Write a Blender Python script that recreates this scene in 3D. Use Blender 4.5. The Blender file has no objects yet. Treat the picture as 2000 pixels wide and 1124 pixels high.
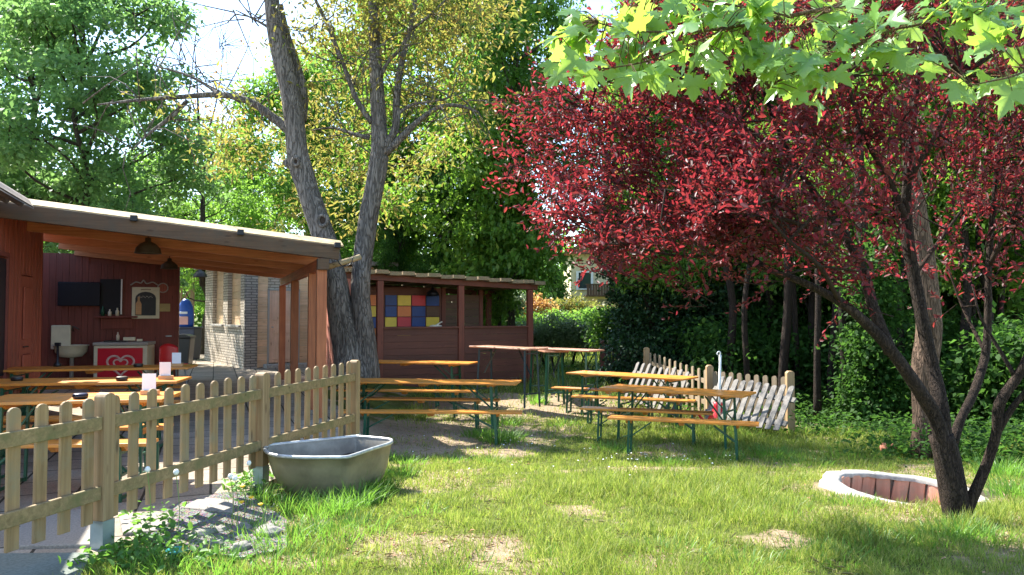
import bpy, math
import numpy as np
from mathutils import Vector, Matrix
R = math.radians
rng = np.random.default_rng(7)
scene = bpy.context.scene
C = scene.collection
PI = math.pi

# ------------------------------------------------------------------ camera model
F, HX, HY = 1450.0, 1000.0, 562.0
PITCH = math.atan((612 - 562) / F)
CAMZ = 1.5
cf = np.array([0, math.cos(PITCH), math.sin(PITCH)]); cu = np.array([0, -math.sin(PITCH), math.cos(PITCH)])
def ray(px, py):
    return np.array([1.0, 0, 0]) * (px - HX) / F + cu * (HY - py) / F + cf
def W(px, py, d):            # point seen at photo pixel, at distance d in front of the camera
    r = ray(px, py); p = r * (d / r[1]); p[2] += CAMZ; return p
def G(px, py, z=0.0):        # point seen at photo pixel on the level z
    r = ray(px, py); return np.array([0, 0, CAMZ]) + r * ((z - CAMZ) / r[2])

# ------------------------------------------------------------------ noise / terrain
def _h(ix, iy, seed):
    n = (ix.astype(np.int64) * 374761393 + iy.astype(np.int64) * 668265263 + seed * 1442695041) & 0x7fffffff
    n = ((n ^ (n >> 13)) * 1274126177) & 0x7fffffff
    return ((n ^ (n >> 16)) & 0xffff) / 65535.0
def vnoise(x, y, s=1.0, seed=0):
    x = np.asarray(x, float) * s + 1000; y = np.asarray(y, float) * s + 1000
    ix, iy = np.floor(x), np.floor(y); fx, fy = x - ix, y - iy
    fx = fx * fx * (3 - 2 * fx); fy = fy * fy * (3 - 2 * fy)
    a, b, c, d = _h(ix, iy, seed), _h(ix + 1, iy, seed), _h(ix, iy + 1, seed), _h(ix + 1, iy + 1, seed)
    return (a * (1 - fx) + b * fx) * (1 - fy) + (c * (1 - fx) + d * fx) * fy
def fbm(x, y, s=1.0, seed=0, o=3):
    return sum(vnoise(x, y, s * 2 ** i, seed + i) / 2 ** (i + 1) for i in range(o)) / (1 - 0.5 ** o)
def ss(a, b, x):
    t = np.clip((np.asarray(x, float) - a) / (b - a), 0, 1); return t * t * (3 - 2 * t)
def zg(x, y):
    x = np.asarray(x, float); y = np.asarray(y, float)
    side = ss(-3.3, -1.7, x)
    z = -.36 * ss(5, 10.5, y) * side + .16 * ss(13, 17, y) * side - .12 * ss(10, 13.5, y) * ss(2, 5, x)
    z = z + (fbm(x, y, .9, 3) - .5) * .05 * side
    z = z - .03 * (1 - side)
    return z
def zgf(x, y): return float(zg(np.array([x]), np.array([y]))[0])
RING = (3.55, 6.75)
def fence_x(y): return -2.62 + (y - 4.8) * (0.89 / 3.4)
_patch = [(-.45, 4.75, .6, .35, .62), (1.75, 8.2, .9, .25, .75), (3.0, 7.9, .8, .22, .7), (-1.0, 11.2, 1.7, 1.8, 1.0), (0.3, 14.5, 2.2, 1.5, .8),
          (3.6, 4.6, .9, .7, .7), (2.2, 9.6, .9, .35, .6), (3.5, 6.7, 1.0, .85, .55), (.6, 5.6, .3, .3, .3), (4.3, 7.9, .6, .4, .6), (3.0, 5.6, .5, .2, .5),
          (-.7, 7.4, .5, .9, .5), (1.0, 4.2, .5, .2, .4), (3.1, 13.4, 3.5, 1.2, .3), (4.2, 5.4, .6, .4, .8)]
def bare(x, y):
    n = fbm(x, y, 2.2, 11, 4); m = np.clip((n - .55) * 4.5, 0, .6)
    for (a, b, ra, rb, k) in _patch:
        q = ((x - a) / ra) ** 2 + ((y - b) / rb) ** 2 + (n - .5) * 2.2
        m = np.maximum(m, k * (1 - ss(.1, 1.7, q)))
    return m

# ------------------------------------------------------------------ materials
MATS = {}
def newmat(name):
    m = bpy.data.materials.new(name); m.use_nodes = True
    nt = m.node_tree; nt.nodes.clear()
    out = nt.nodes.new('ShaderNodeOutputMaterial'); MATS[name] = m
    return m, nt, out
def nd(nt, t, **kw):
    n = nt.nodes.new(t)
    for k, v in kw.items():
        if k in n.inputs: n.inputs[k].default_value = v
        else: setattr(n, k, v)
    return n
def ramp(nt, fac, stops):
    r = nt.nodes.new('ShaderNodeValToRGB'); e = r.color_ramp.elements
    while len(e) < len(stops): e.new(.5)
    for i, (p, c) in enumerate(stops):
        e[i].position = p; e[i].color = (*c, 1)
    nt.links.new(fac, r.inputs[0]); return r.outputs[0]
def mixc(nt, f, a, b, mode='MIX'):
    m = nt.nodes.new('ShaderNodeMix'); m.data_type = 'RGBA'; m.blend_type = mode
    for s, v in ((m.inputs[0], f), (m.inputs[6], a), (m.inputs[7], b)):
        if isinstance(v, bpy.types.NodeSocket): nt.links.new(v, s)
        else: s.default_value = v if isinstance(v, float) else (*v, 1)
    return m.outputs[2]
def coords(nt, scale=(1, 1, 1), kind='Object'):
    tc = nt.nodes.new('ShaderNodeTexCoord'); mp = nt.nodes.new('ShaderNodeMapping')
    mp.inputs['Scale'].default_value = scale; nt.links.new(tc.outputs[kind], mp.inputs[0]); return mp.outputs[0]
def noise(nt, vec, scale, detail=4, rough=.6, dist=0):
    n = nd(nt, 'ShaderNodeTexNoise', Scale=scale, Detail=detail, Roughness=rough, Distortion=dist)
    nt.links.new(vec, n.inputs['Vector']); return n.outputs[0]
def bump(nt, h, strength=.3, dist=.01):
    b = nd(nt, 'ShaderNodeBump', Strength=strength, Distance=dist); nt.links.new(h, b.inputs['Height']); return b.outputs[0]
def pbsdf(nt, col, rough=.6, normal=None, metal=0.0, spec=.5):
    p = nd(nt, 'ShaderNodeBsdfPrincipled', Roughness=rough, Metallic=metal)
    p.inputs['Specular IOR Level'].default_value = spec
    if isinstance(col, bpy.types.NodeSocket): nt.links.new(col, p.inputs['Base Color'])
    else: p.inputs['Base Color'].default_value = (*col, 1)
    if normal is not None: nt.links.new(normal, p.inputs['Normal'])
    return p
def island(nt): return nt.nodes.new('ShaderNodeNewGeometry').outputs['Random Per Island']

def plain(name, col, rough=.6, metal=0.0, var=.25, nscale=6, spec=.5):
    m, nt, out = newmat(name); v = coords(nt)
    n = noise(nt, v, nscale, 5)
    c = ramp(nt, n, [(.25, tuple(x * (1 - var) for x in col)), (.75, tuple(min(1, x * (1 + var)) for x in col))])
    p = pbsdf(nt, c, rough, bump(nt, n, .15, .004), metal, spec); nt.links.new(p.outputs[0], out.inputs[0]); return m
def wood(name, c1, c2, axis='x', rough=.6, dirt=None, spec=.4, grain=30, amt=1.0):
    m, nt, out = newmat(name)
    sc = {'x': (1.2, grain, grain), 'y': (grain, 1.2, grain), 'z': (grain, grain, 1.2)}[axis]
    v = coords(nt, sc); isl = island(nt)
    add = nd(nt, 'ShaderNodeVectorMath', operation='ADD')
    sc2 = nd(nt, 'ShaderNodeMath', operation='MULTIPLY'); sc2.inputs[1].default_value = 50; nt.links.new(isl, sc2.inputs[0])
    cmb = nt.nodes.new('ShaderNodeCombineXYZ')
    for i in range(3): nt.links.new(sc2.outputs[0], cmb.inputs[i])
    nt.links.new(v, add.inputs[0]); nt.links.new(cmb.outputs[0], add.inputs[1])
    n = noise(nt, add.outputs[0], 1.0, 5, .65, .6)
    c = ramp(nt, n, [(.28, c1), (.62, c2)])
    v2 = coords(nt, (1, 1, 1))
    big = noise(nt, v2, 2.3, 3)
    c = mixc(nt, .35 * amt, c, ramp(nt, big, [(.3, (.55, .55, .55)), (.7, (1.25, 1.2, 1.15))]), 'MULTIPLY')
    hv = ramp(nt, isl, [(0, (.78, .8, .8)), (1, (1.15, 1.1, 1.08))])
    c = mixc(nt, .8 * amt, c, hv, 'MULTIPLY')
    if dirt:
        dn = noise(nt, v2, 5.5, 6, .7); f = ramp(nt, dn, [(.45, (0, 0, 0)), (.68, (1, 1, 1))]); 
        c = mixc(nt, f, c, dirt)
    # knots
    vo = nd(nt, 'ShaderNodeTexVoronoi', Scale=2.2); ksc = {'x': (1, 4, 4), 'y': (4, 1, 4), 'z': (4, 4, 1)}[axis]
    nt.links.new(coords(nt, ksc), vo.inputs['Vector'])
    k = ramp(nt, vo.outputs['Distance'], [(.06, (.35, .25, .2)), (.13, (1, 1, 1))])
    c = mixc(nt, .7, c, k, 'MULTIPLY')
    p = pbsdf(nt, c, rough, bump(nt, n, .35, .004), 0, spec); nt.links.new(p.outputs[0], out.inputs[0]); return m
def leafmat(name, cols, trans, tf=.45, rough=.5, spec=.4, hue_noise=None):
    m, nt, out = newmat(name); isl = island(nt)
    k = len(cols) - 1
    c = ramp(nt, isl, [(i / k, x) for i, x in enumerate(cols)])
    if hue_noise:
        n = noise(nt, coords(nt, (1, 1, 1)), hue_noise, 3)
        c = mixc(nt, .8, c, ramp(nt, n, [(.35, (.6, .65, .6)), (.65, (1.35, 1.3, 1.2))]), 'MULTIPLY')
    p = pbsdf(nt, c, rough, None, 0, spec)
    t = nt.nodes.new('ShaderNodeBsdfTranslucent')
    tc = mixc(nt, .5, mixc(nt, 1.0, c, (2.2, 2.2, 2.2), 'MULTIPLY'), trans); nt.links.new(tc, t.inputs[0])
    mx = nd(nt, 'ShaderNodeMixShader'); mx.inputs[0].default_value = tf
    nt.links.new(p.outputs[0], mx.inputs[1]); nt.links.new(t.outputs[0], mx.inputs[2]); nt.links.new(mx.outputs[0], out.inputs[0]); return m
def barkmat(name, c1, c2, scale=1.0, moss=None):
    m, nt, out = newmat(name)
    v = coords(nt, (1, 1, .16)); v2 = coords(nt)
    vo = nd(nt, 'ShaderNodeTexVoronoi', Scale=26 * scale, feature='DISTANCE_TO_EDGE')
    wn = nd(nt, 'ShaderNodeTexNoise', Scale=9 * scale, Detail=3); nt.links.new(v, wn.inputs['Vector'])
    wv = mixc(nt, .3, v, wn.outputs[1]); nt.links.new(wv, vo.inputs['Vector'])
    n = noise(nt, v, 18 * scale, 6, .7)
    r = ramp(nt, vo.outputs[0], [(0.0, (0, 0, 0)), (.16, (1, 1, 1))])
    c = ramp(nt, n, [(.3, c1), (.7, c2)])
    c = mixc(nt, .75, c, mixc(nt, .75, (1, 1, 1), r), 'MULTIPLY')
    big = noise(nt, v2, 1.7, 4); c = mixc(nt, .6, c, ramp(nt, big, [(.35, (.6, .6, .6)), (.65, (1.2, 1.2, 1.2))]), 'MULTIPLY')
    if moss:
        mn = noise(nt, v2, 4, 5, .7); c = mixc(nt, ramp(nt, mn, [(.55, (0, 0, 0)), (.7, (.8, .8, .8))]), c, moss)
    h = nd(nt, 'ShaderNodeMath', operation='ADD'); nt.links.new(r, h.inputs[0]); nt.links.new(n, h.inputs[1])
    p = pbsdf(nt, c, .85, bump(nt, h.outputs[0], .8, .025), 0, .2); nt.links.new(p.outputs[0], out.inputs[0]); return m

wood('fence_wood', (.22, .14, .065), (.38, .26, .13), 'z', .75, (.25, .205, .125))
wood('fence_wood_x', (.16, .115, .052), (.30, .22, .11), 'x', .7, (.15, .14, .055))
wood('post_wood', (.24, .155, .075), (.39, .27, .145), 'z', .7)
wood('grey_wood', (.10, .092, .082), (.22, .205, .185), 'z', .8)
wood('grey_wood_x', (.11, .10, .085), (.21, .195, .165), 'x', .8)
wood('brown_picket', (.20, .15, .09), (.33, .26, .17), 'z', .8)
wood('orange_top', (.60, .20, .025), (.84, .33, .05), 'x', .36, (.50, .215, .05), .5, 36, .9)
wood('red_board', (.38, .14, .065), (.56, .25, .12), 'x', .55, None, .35)
wood('red_board_y', (.28, .08, .032), (.46, .15, .062), 'y', .55)
wood('red_post', (.25, .075, .03), (.42, .15, .06), 'z', .55)
wood('beam_grey', (.065, .040, .022), (.12, .075, .042), 'x', .75, (.085, .062, .04))
wood('cream_edge', (.34, .25, .13), (.54, .42, .24), 'x', .8, (.24, .18, .09))
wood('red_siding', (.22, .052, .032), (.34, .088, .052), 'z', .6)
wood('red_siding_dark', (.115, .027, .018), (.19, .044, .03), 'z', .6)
wood('stall_red', (.095, .030, .018), (.145, .047, .028), 'x', .6)
wood('stall_red_z', (.12, .034, .02), (.20, .058, .034), 'z', .6)
wood('stall_red_sunlit', (.36, .12, .085), (.52, .21, .15), 'z', .65)  # same red boards; sunlight on the side wall is painted in as paler pink
wood('stall_brown', (.09, .045, .025), (.15, .075, .04), 'x', .6)
wood('shingle', (.16, .12, .07), (.34, .26, .16), 'y', .85, (.22, .19, .10))
wood('light_plank', (.62, .39, .22), (.80, .56, .35), 'x', .65)
wood('door_wood', (.56, .36, .24), (.70, .47, .33), 'z', .6)
wood('dark_fence_wood', (.03, .022, .016), (.07, .05, .035), 'z', .8)
wood('balcony_wood', (.06, .03, .018), (.11, .06, .035), 'z', .6)
wood('bar_top', (.24, .11, .06), (.38, .20, .12), 'x', .5)
wood('block_wood', (.42, .24, .10), (.58, .36, .18), 'x', .6)
plain('green_steel', (.012, .085, .045), .4, .0, .3)
plain('dark_steel', (.03, .045, .05), .45, .5)
plain('galv', (.30, .36, .37), .5, .6, .2)
plain('tub_metal', (.25, .215, .14), .5, .3, .45, 4)
plain('tub_inside', (.24, .225, .19), .55, .3, .45, 6)
plain('tub_rim', (.50, .51, .50), .4, .5, .35, 14)
plain('soil', (.035, .022, .014), .95, 0, .5, 40)
plain('white_paint', (.75, .75, .72), .5, 0, .06)
plain('cream_paint', (.62, .58, .42), .5, 0, .12)
plain('grey_lid', (.35, .33, .29), .5, 0, .1)
plain('logo_red', (.55, .012, .03), .35, 0, .05)
plain('logo_line', (.66, .45, .40), .4, 0, .05)
plain('red_plastic', (.62, .02, .03), .35, 0, .08)
plain('black_plastic', (.012, .012, .014), .35, 0, .3)
plain('navy_plastic', (.012, .02, .06), .4, 0, .3)
plain('lamp_metal', (.09, .08, .06), .5, .4, .4)
plain('lamp_black', (.01, .011, .015), .5, .2)
plain('screen_black', (.005, .008, .014), .45, 0, .2, spec=.2)
plain('chalk_board', (.02, .025, .03), .6, 0, .4)
plain('blue_vinyl', (.02, .09, .45), .4, 0, .2)
plain('pink_print', (.75, .40, .36), .5, 0, .1)
plain('paper', (.78, .80, .86), .6, 0, .04)
plain('paper_warm', (.66, .60, .48), .6, 0, .06)
plain('olive_plaque', (.34, .26, .09), .5)
plain('panel_orange', (.75, .20, .04), .5, 0, .1); plain('panel_yellow', (.80, .55, .05), .5, 0, .1)
plain('panel_blue', (.012, .045, .20), .5, 0, .2); plain('panel_red', (.60, .03, .04), .5, 0, .1)
plain('stone', (.22, .205, .18), .85, 0, .35, 12)
plain('slab_light', (.24, .215, .18), .85, 0, .4, 70)
plain('slab_green', (.13, .15, .125), .85, 0, .35, 60)
plain('concrete', (.38, .36, .32), .9, 0, .45, 16)
plain('terracotta', (.36, .13, .08), .85, 0, .35, 12)
plain('mortar', (.25, .21, .17), .95, 0, .4, 20)
plain('ash_floor', (.16, .12, .10), .95, 0, .4, 20)
plain('house_wall', (.66, .56, .34), .8, 0, .06)
plain('roof_tile', (.20, .08, .045), .8, 0, .3, 20)
plain('corrugated_grey', (.17, .15, .14), .85, 0, .35, 14)
plain('teal_plastic', (.03, .30, .30), .4)
plain('dandelion_yellow', (.80, .50, .01), .6, 0, .1)
plain('dandelion_fluff', (.78, .78, .74), .9, 0, .05)
plain('stem_green', (.16, .24, .06), .6)
plain('daisy_white', (.85, .85, .82), .7, 0, .03)
m, nt, out = newmat('window_glass'); p = pbsdf(nt, (.03, .045, .05), .06, None, 0, .8); nt.links.new(p.outputs[0], out.inputs[0])

G1 = [(.045, .11, .017), (.075, .165, .025), (.11, .20, .03), (.15, .23, .035)]
leafmat('leaf_bright', [(.06, .145, .025), (.09, .20, .034), (.13, .25, .045), (.16, .28, .05)], (.32, .55, .06), .5, hue_noise=.6)
leafmat('leaf_mid', G1, (.28, .50, .04), .48, hue_noise=.6)
leafmat('leaf_cool', [(.07, .15, .05), (.10, .20, .065), (.14, .24, .075)], (.30, .52, .12), .48, hue_noise=.6)
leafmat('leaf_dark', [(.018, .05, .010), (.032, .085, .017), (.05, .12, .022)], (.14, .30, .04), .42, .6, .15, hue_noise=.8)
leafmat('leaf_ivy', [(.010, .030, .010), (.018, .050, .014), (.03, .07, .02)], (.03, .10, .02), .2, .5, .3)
leafmat('leaf_walnut', [(.12, .15, .03), (.20, .18, .04), (.26, .16, .05), (.10, .16, .03), (.16, .17, .04)], (.38, .38, .06), .45)
leafmat('leaf_orange', [(.35, .16, .05), (.40, .25, .08)], (.6, .35, .1), .5)
leafmat('leaf_red', [(.036, .014, .017), (.09, .016, .022), (.055, .026, .022), (.19, .018, .032), (.035, .022, .02), (.12, .036, .024)], (.66, .045, .06), .38, .5, .4, hue_noise=1.2)
leafmat('leaf_maple', [(.09, .20, .05), (.13, .26, .07), (.17, .31, .10)], (.62, .80, .02), .48, .30, .8)
leafmat('leaf_weed', [(.05, .14, .02), (.08, .20, .03), (.11, .25, .04)], (.25, .45, .05), .4)
leafmat('leaf_pale', [(.10, .15, .06), (.15, .20, .09), (.20, .25, .12)], (.25, .35, .15), .35)
leafmat('blade', [(.09, .155, .024), (.13, .205, .032), (.18, .25, .04), (.25, .285, .06), (.38, .34, .14)], (.42, .52, .07), .4, .5, .35, hue_noise=1.7)
leafmat('blade_long', [(.06, .16, .022), (.10, .22, .03), (.15, .27, .04)], (.28, .52, .05), .42, .45, .4)
barkmat('bark_walnut', (.12, .105, .09), (.27, .24, .21), .8)
barkmat('bark_brown', (.10, .065, .04), (.22, .145, .10), 1.0)
barkmat('bark_dark', (.028, .019, .014), (.07, .048, .035), 1.6)
barkmat('bark_grey', (.06, .05, .035), (.13, .11, .08), 1.0, (.05, .08, .02))
barkmat('twig', (.05, .03, .02), (.10, .065, .045), 3.0)
barkmat('green_twig', (.20, .13, .06), (.30, .20, .10), 3.0)

# ground: grass / dirt by the mesh attribute
m, nt, out = newmat('ground_mat')
v = coords(nt); at = nd(nt, 'ShaderNodeAttribute', attribute_name='bare')
n1 = noise(nt, v, 9, 8, .7); n2 = noise(nt, v, 60, 6, .7); n3 = noise(nt, v, 1.3, 4)
gr = ramp(nt, n2, [(.3, (.05, .07, .015)), (.7, (.17, .19, .045))])
gr = mixc(nt, .5, gr, ramp(nt, n3, [(.3, (.7, .8, .6)), (.7, (1.2, 1.1, 1.1))]), 'MULTIPLY')
di = ramp(nt, n2, [(.25, (.17, .115, .07)), (.55, (.36, .275, .185)), (.8, (.52, .42, .30))])
di = mixc(nt, .6, di, ramp(nt, n1, [(.3, (.6, .6, .6)), (.7, (1.2, 1.15, 1.1))]), 'MULTIPLY')
mth = nd(nt, 'ShaderNodeMath', operation='ADD'); nt.links.new(at.outputs['Fac'], mth.inputs[0]); nt.links.new(n1, mth.inputs[1])
f = ramp(nt, mth.outputs[0], [(.72, (0, 0, 0)), (1.2, (1, 1, 1))])
c = mixc(nt, f, gr, di)
p = pbsdf(nt, c, .95, bump(nt, n2, .6, .03), 0, .15); nt.links.new(p.outputs[0], out.inputs[0])

# patio slabs
m, nt, out = newmat('patio_mat')
v = coords(nt)
rot = nd(nt, 'ShaderNodeMapping'); rot.inputs['Rotation'].default_value = (0, 0, -R(21.8)); nt.links.new(v, rot.inputs[0])
wn = nd(nt, 'ShaderNodeTexNoise', Scale=1.5, Detail=2); nt.links.new(v, wn.inputs['Vector'])
wv = mixc(nt, .03, rot.outputs[0], wn.outputs[1])
br = nd(nt, 'ShaderNodeTexBrick', Scale=1.0); br.offset = 0.0
br.inputs['Brick Width'].default_value = .5; br.inputs['Row Height'].default_value = .5; br.inputs['Mortar Size'].default_value = .012; br.inputs['Mortar Smooth'].default_value = .3
br.inputs['Color1'].default_value = (.29, .24, .185, 1); br.inputs['Color2'].default_value = (.38, .32, .25, 1); br.inputs['Mortar'].default_value = (.06, .05, .035, 1)
nt.links.new(wv, br.inputs['Vector'])
n2 = noise(nt, v, 70, 4, .8); n1 = noise(nt, v, 2.2, 5)
c = mixc(nt, .7, br.outputs[0], ramp(nt, n2, [(.35, (.5, .5, .5)), (.65, (1.35, 1.3, 1.25))]), 'MULTIPLY')
c = mixc(nt, .6, c, ramp(nt, n1, [(.3, (.6, .6, .58)), (.7, (1.2, 1.2, 1.2))]), 'MULTIPLY')
hh = nd(nt, 'ShaderNodeMath', operation='SUBTRACT'); nt.links.new(n2, hh.inputs[0]); nt.links.new(br.outputs[1], hh.inputs[1])
p = pbsdf(nt, c, .9, bump(nt, hh.outputs[0], .5, .012), 0, .2); nt.links.new(p.outputs[0], out.inputs[0])
# gravel
m, nt, out = newmat('gravel_mat')
v = coords(nt); vo = nd(nt, 'ShaderNodeTexVoronoi', Scale=55); nt.links.new(v, vo.inputs['Vector'])
c = mixc(nt, .85, (.42, .40, .37), vo.outputs['Color'], 'MULTIPLY')
c = mixc(nt, .55, c, ramp(nt, noise(nt, v, 7, 5, .7), [(.35, (.07, .055, .04)), (.6, (.20, .185, .16))]))
p = pbsdf(nt, c, .9, bump(nt, vo.outputs['Distance'], 1.0, .02), 0, .2); nt.links.new(p.outputs[0], out.inputs[0])
# bricks
def brickmat(name, a, b, mo, w=.25, h=.075, ms=.012, vary=.6):
    m, nt, out = newmat(name); v = coords(nt)
    # use local x (along wall) and z
    sx = nt.nodes.new('ShaderNodeSeparateXYZ'); nt.links.new(v, sx.inputs[0]); cx = nt.nodes.new('ShaderNodeCombineXYZ')
    ad = nd(nt, 'ShaderNodeMath', operation='ADD'); nt.links.new(sx.outputs[0], ad.inputs[0]); nt.links.new(sx.outputs[1], ad.inputs[1])
    nt.links.new(ad.outputs[0], cx.inputs[0]); nt.links.new(sx.outputs[2], cx.inputs[1])
    wn = nd(nt, 'ShaderNodeTexNoise', Scale=3, Detail=2); nt.links.new(v, wn.inputs['Vector']); wv = mixc(nt, .02, cx.outputs[0], wn.outputs[1])
    br = nd(nt, 'ShaderNodeTexBrick', Scale=1.0)
    br.inputs['Brick Width'].default_value = w; br.inputs['Row Height'].default_value = h; br.inputs['Mortar Size'].default_value = ms; br.inputs['Mortar Smooth'].default_value = .2
    br.inputs['Color1'].default_value = (*a, 1); br.inputs['Color2'].default_value = (*b, 1); br.inputs['Mortar'].default_value = (*mo, 1)
    nt.links.new(wv, br.inputs['Vector'])
    n1 = noise(nt, v, 5, 6, .7)
    c = mixc(nt, vary, br.outputs[0], ramp(nt, n1, [(.3, (.6, .6, .6)), (.7, (1.25, 1.25, 1.25))]), 'MULTIPLY')
    hh = nd(nt, 'ShaderNodeMath', operation='SUBTRACT'); nt.links.new(n1, hh.inputs[0]); nt.links.new(br.outputs[1], hh.inputs[1])
    p = pbsdf(nt, c, .9, bump(nt, hh.outputs[0], .7, .02), 0, .2); nt.links.new(p.outputs[0], out.inputs[0])
brickmat('old_brick', (.64, .55, .44), (.50, .43, .35), (.26, .22, .17))
brickmat('stone_brick', (.42, .37, .32), (.31, .28, .24), (.15, .14, .12), .28, .07)

# ------------------------------------------------------------------ mesh building
def link_mesh(name, me, mat, parent=None, smooth=False, bevel=0, seg=1):
    o = bpy.data.objects.new(name, me); C.objects.link(o)
    for mm in (mat if isinstance(mat, (list, tuple)) else [mat]): me.materials.append(MATS[mm])
    if smooth: me.polygons.foreach_set('use_smooth', [True] * len(me.polygons))
    if parent is not None: o.parent = parent
    if bevel:
        b = o.modifiers.new('bevel', 'BEVEL'); b.width = bevel; b.segments = seg; b.limit_method = 'ANGLE'
    return o
def rotz(a): return np.array([[math.cos(a), -math.sin(a), 0], [math.sin(a), math.cos(a), 0], [0, 0, 1]])
def basis(d, up=(0, 0, 1)):
    d = np.asarray(d, float); d = d / np.linalg.norm(d); up = np.asarray(up, float)
    s = np.cross(up, d)
    if np.linalg.norm(s) < 1e-4: s = np.cross((0, 1, 0), d)
    s /= np.linalg.norm(s); n = np.cross(d, s); return d, s, n
class MB:
    def __init__(s): s.v = []; s.f = []
    def add(s, vs, fs):
        b = len(s.v); s.v += [tuple(map(float, x)) for x in vs]; s.f += [tuple(b + i for i in f) for f in fs]; return s
    def box(s, c, size, rot=None):
        hx, hy, hz = [q / 2 for q in size]
        vs = np.array([[x, y, z] for x in (-hx, hx) for y in (-hy, hy) for z in (-hz, hz)])
        if rot is not None: vs = vs @ np.asarray(rot).T
        return s.add(vs + np.asarray(c), [(0, 1, 3, 2), (4, 6, 7, 5), (0, 4, 5, 1), (2, 3, 7, 6), (0, 2, 6, 4), (1, 5, 7, 3)])
    def bb(s, a, b):      # from corner to corner
        a = np.array(a, float); b = np.array(b, float); return s.box((a + b) / 2, abs(b - a))
    def bar(s, p0, p1, w, h, up=(0, 0, 1)):
        p0 = np.array(p0, float); p1 = np.array(p1, float); d, sd, n = basis(p1 - p0, up)
        vs = [p + sd * a * w / 2 + n * b * h / 2 for p in (p0, p1) for a, b in ((-1, -1), (1, -1), (1, 1), (-1, 1))]
        return s.add(vs, [(3, 2, 1, 0), (4, 5, 6, 7), (0, 1, 5, 4), (1, 2, 6, 5), (2, 3, 7, 6), (3, 0, 4, 7)])
    def tube(s, pts, rad, n=10, smooth=0, wob=0, caps=True):
        pts = np.array(pts, float); rad = np.array(rad, float) if np.ndim(rad) else np.full(len(pts), float(rad))
        if smooth and len(pts) > 2:
            P, Q = [], []
            E = np.vstack([2 * pts[0] - pts[1], pts, 2 * pts[-1] - pts[-2]]); 
            for i in range(len(pts) - 1):
                for k in range(smooth):
                    t = k / smooth; a, b, c_, d = E[i:i + 4]
                    P.append(.5 * (2 * b + (c_ - a) * t + (2 * a - 5 * b + 4 * c_ - d) * t * t + (3 * b - a - 3 * c_ + d) * t ** 3)); Q.append(rad[i] * (1 - t) + rad[i + 1] * t)
            P.append(pts[-1]); Q.append(rad[-1]); pts = np.array(P); rad = np.array(Q)
        up = np.array([0.1, 1, .2]); vs = []
        for i in range(len(pts)):
            d = pts[min(i + 1, len(pts) - 1)] - pts[max(i - 1, 0)]; d, sd, nn = basis(d, up)
            up = np.cross(d, sd) if True else up
            up = nn
            for k in range(n):
                a = 2 * PI * k / n; r = rad[i]
                if wob: r *= 1 + wob * (math.sin(3 * a + i * .7) * .4 + float(vnoise(k * .9 + 50, i * .45, 1, 5)) - .5) * 1.2
                vs.append(pts[i] + (sd * math.cos(a) + nn * math.sin(a)) * r)
        fs = [(i * n + k, i * n + (k + 1) % n, (i + 1) * n + (k + 1) % n, (i + 1) * n + k) for i in range(len(pts) - 1) for k in range(n)]
        if caps: fs += [tuple(range(n - 1, -1, -1)), tuple((len(pts) - 1) * n + k for k in range(n))]
        return s.add(vs, fs)
    def lathe(s, prof, c=(0, 0, 0), n=24, scale=(1, 1)):
        c = np.array(c, float); vs = []
        for r, z in prof:
            for k in range(n):
                a = 2 * PI * k / n; vs.append(c + (r * math.cos(a) * scale[0], r * math.sin(a) * scale[1], z))
        return s.add(vs, [(i * n + k, i * n + (k + 1) % n, (i + 1) * n + (k + 1) % n, (i + 1) * n + k) for i in range(len(prof) - 1) for k in range(n)])
    def prism(s, poly, z0, z1, xf=None):   # polygon in (a,b), extruded; xf maps (a,b,t)->xyz
        n = len(poly); xf = xf or (lambda a, b, t: (a, b, t))
        vs = [xf(a, b, z0) for a, b in poly] + [xf(a, b, z1) for a, b in poly]
        return s.add(vs, [tuple(range(n - 1, -1, -1)), tuple(range(n, 2 * n))] + [(i, (i + 1) % n, n + (i + 1) % n, n + i) for i in range(n)])
    def build(s, name, mat, parent=None, smooth=False, bevel=0, seg=1):
        me = bpy.data.meshes.new(name); me.from_pydata(s.v, [], s.f); me.update()
        return link_mesh(name, me, mat, parent, smooth, bevel, seg)
def empty(name, loc=(0, 0, 0), rz=0, label=None, cat=None, group=None):
    o = bpy.data.objects.new(name, None); C.objects.link(o); o.location = [float(q) for q in loc]; o.rotation_euler = (0, 0, rz)
    return tag(o, label, cat, group)
def tag(o, label=None, cat=None, group=None, kind=None):
    for k, q in (('label', label), ('category', cat), ('group', group), ('kind', kind)):
        if q: o[k] = q
    return o
KIDS = {}
def copy_tree(o, parent=None):
    c = o.copy(); C.objects.link(c)
    if parent is not None: c.parent = parent
    for ch in [x for x in ALL() if x.parent == o]: copy_tree(ch, c)
    return c
def ALL(): return list(C.objects)

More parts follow.
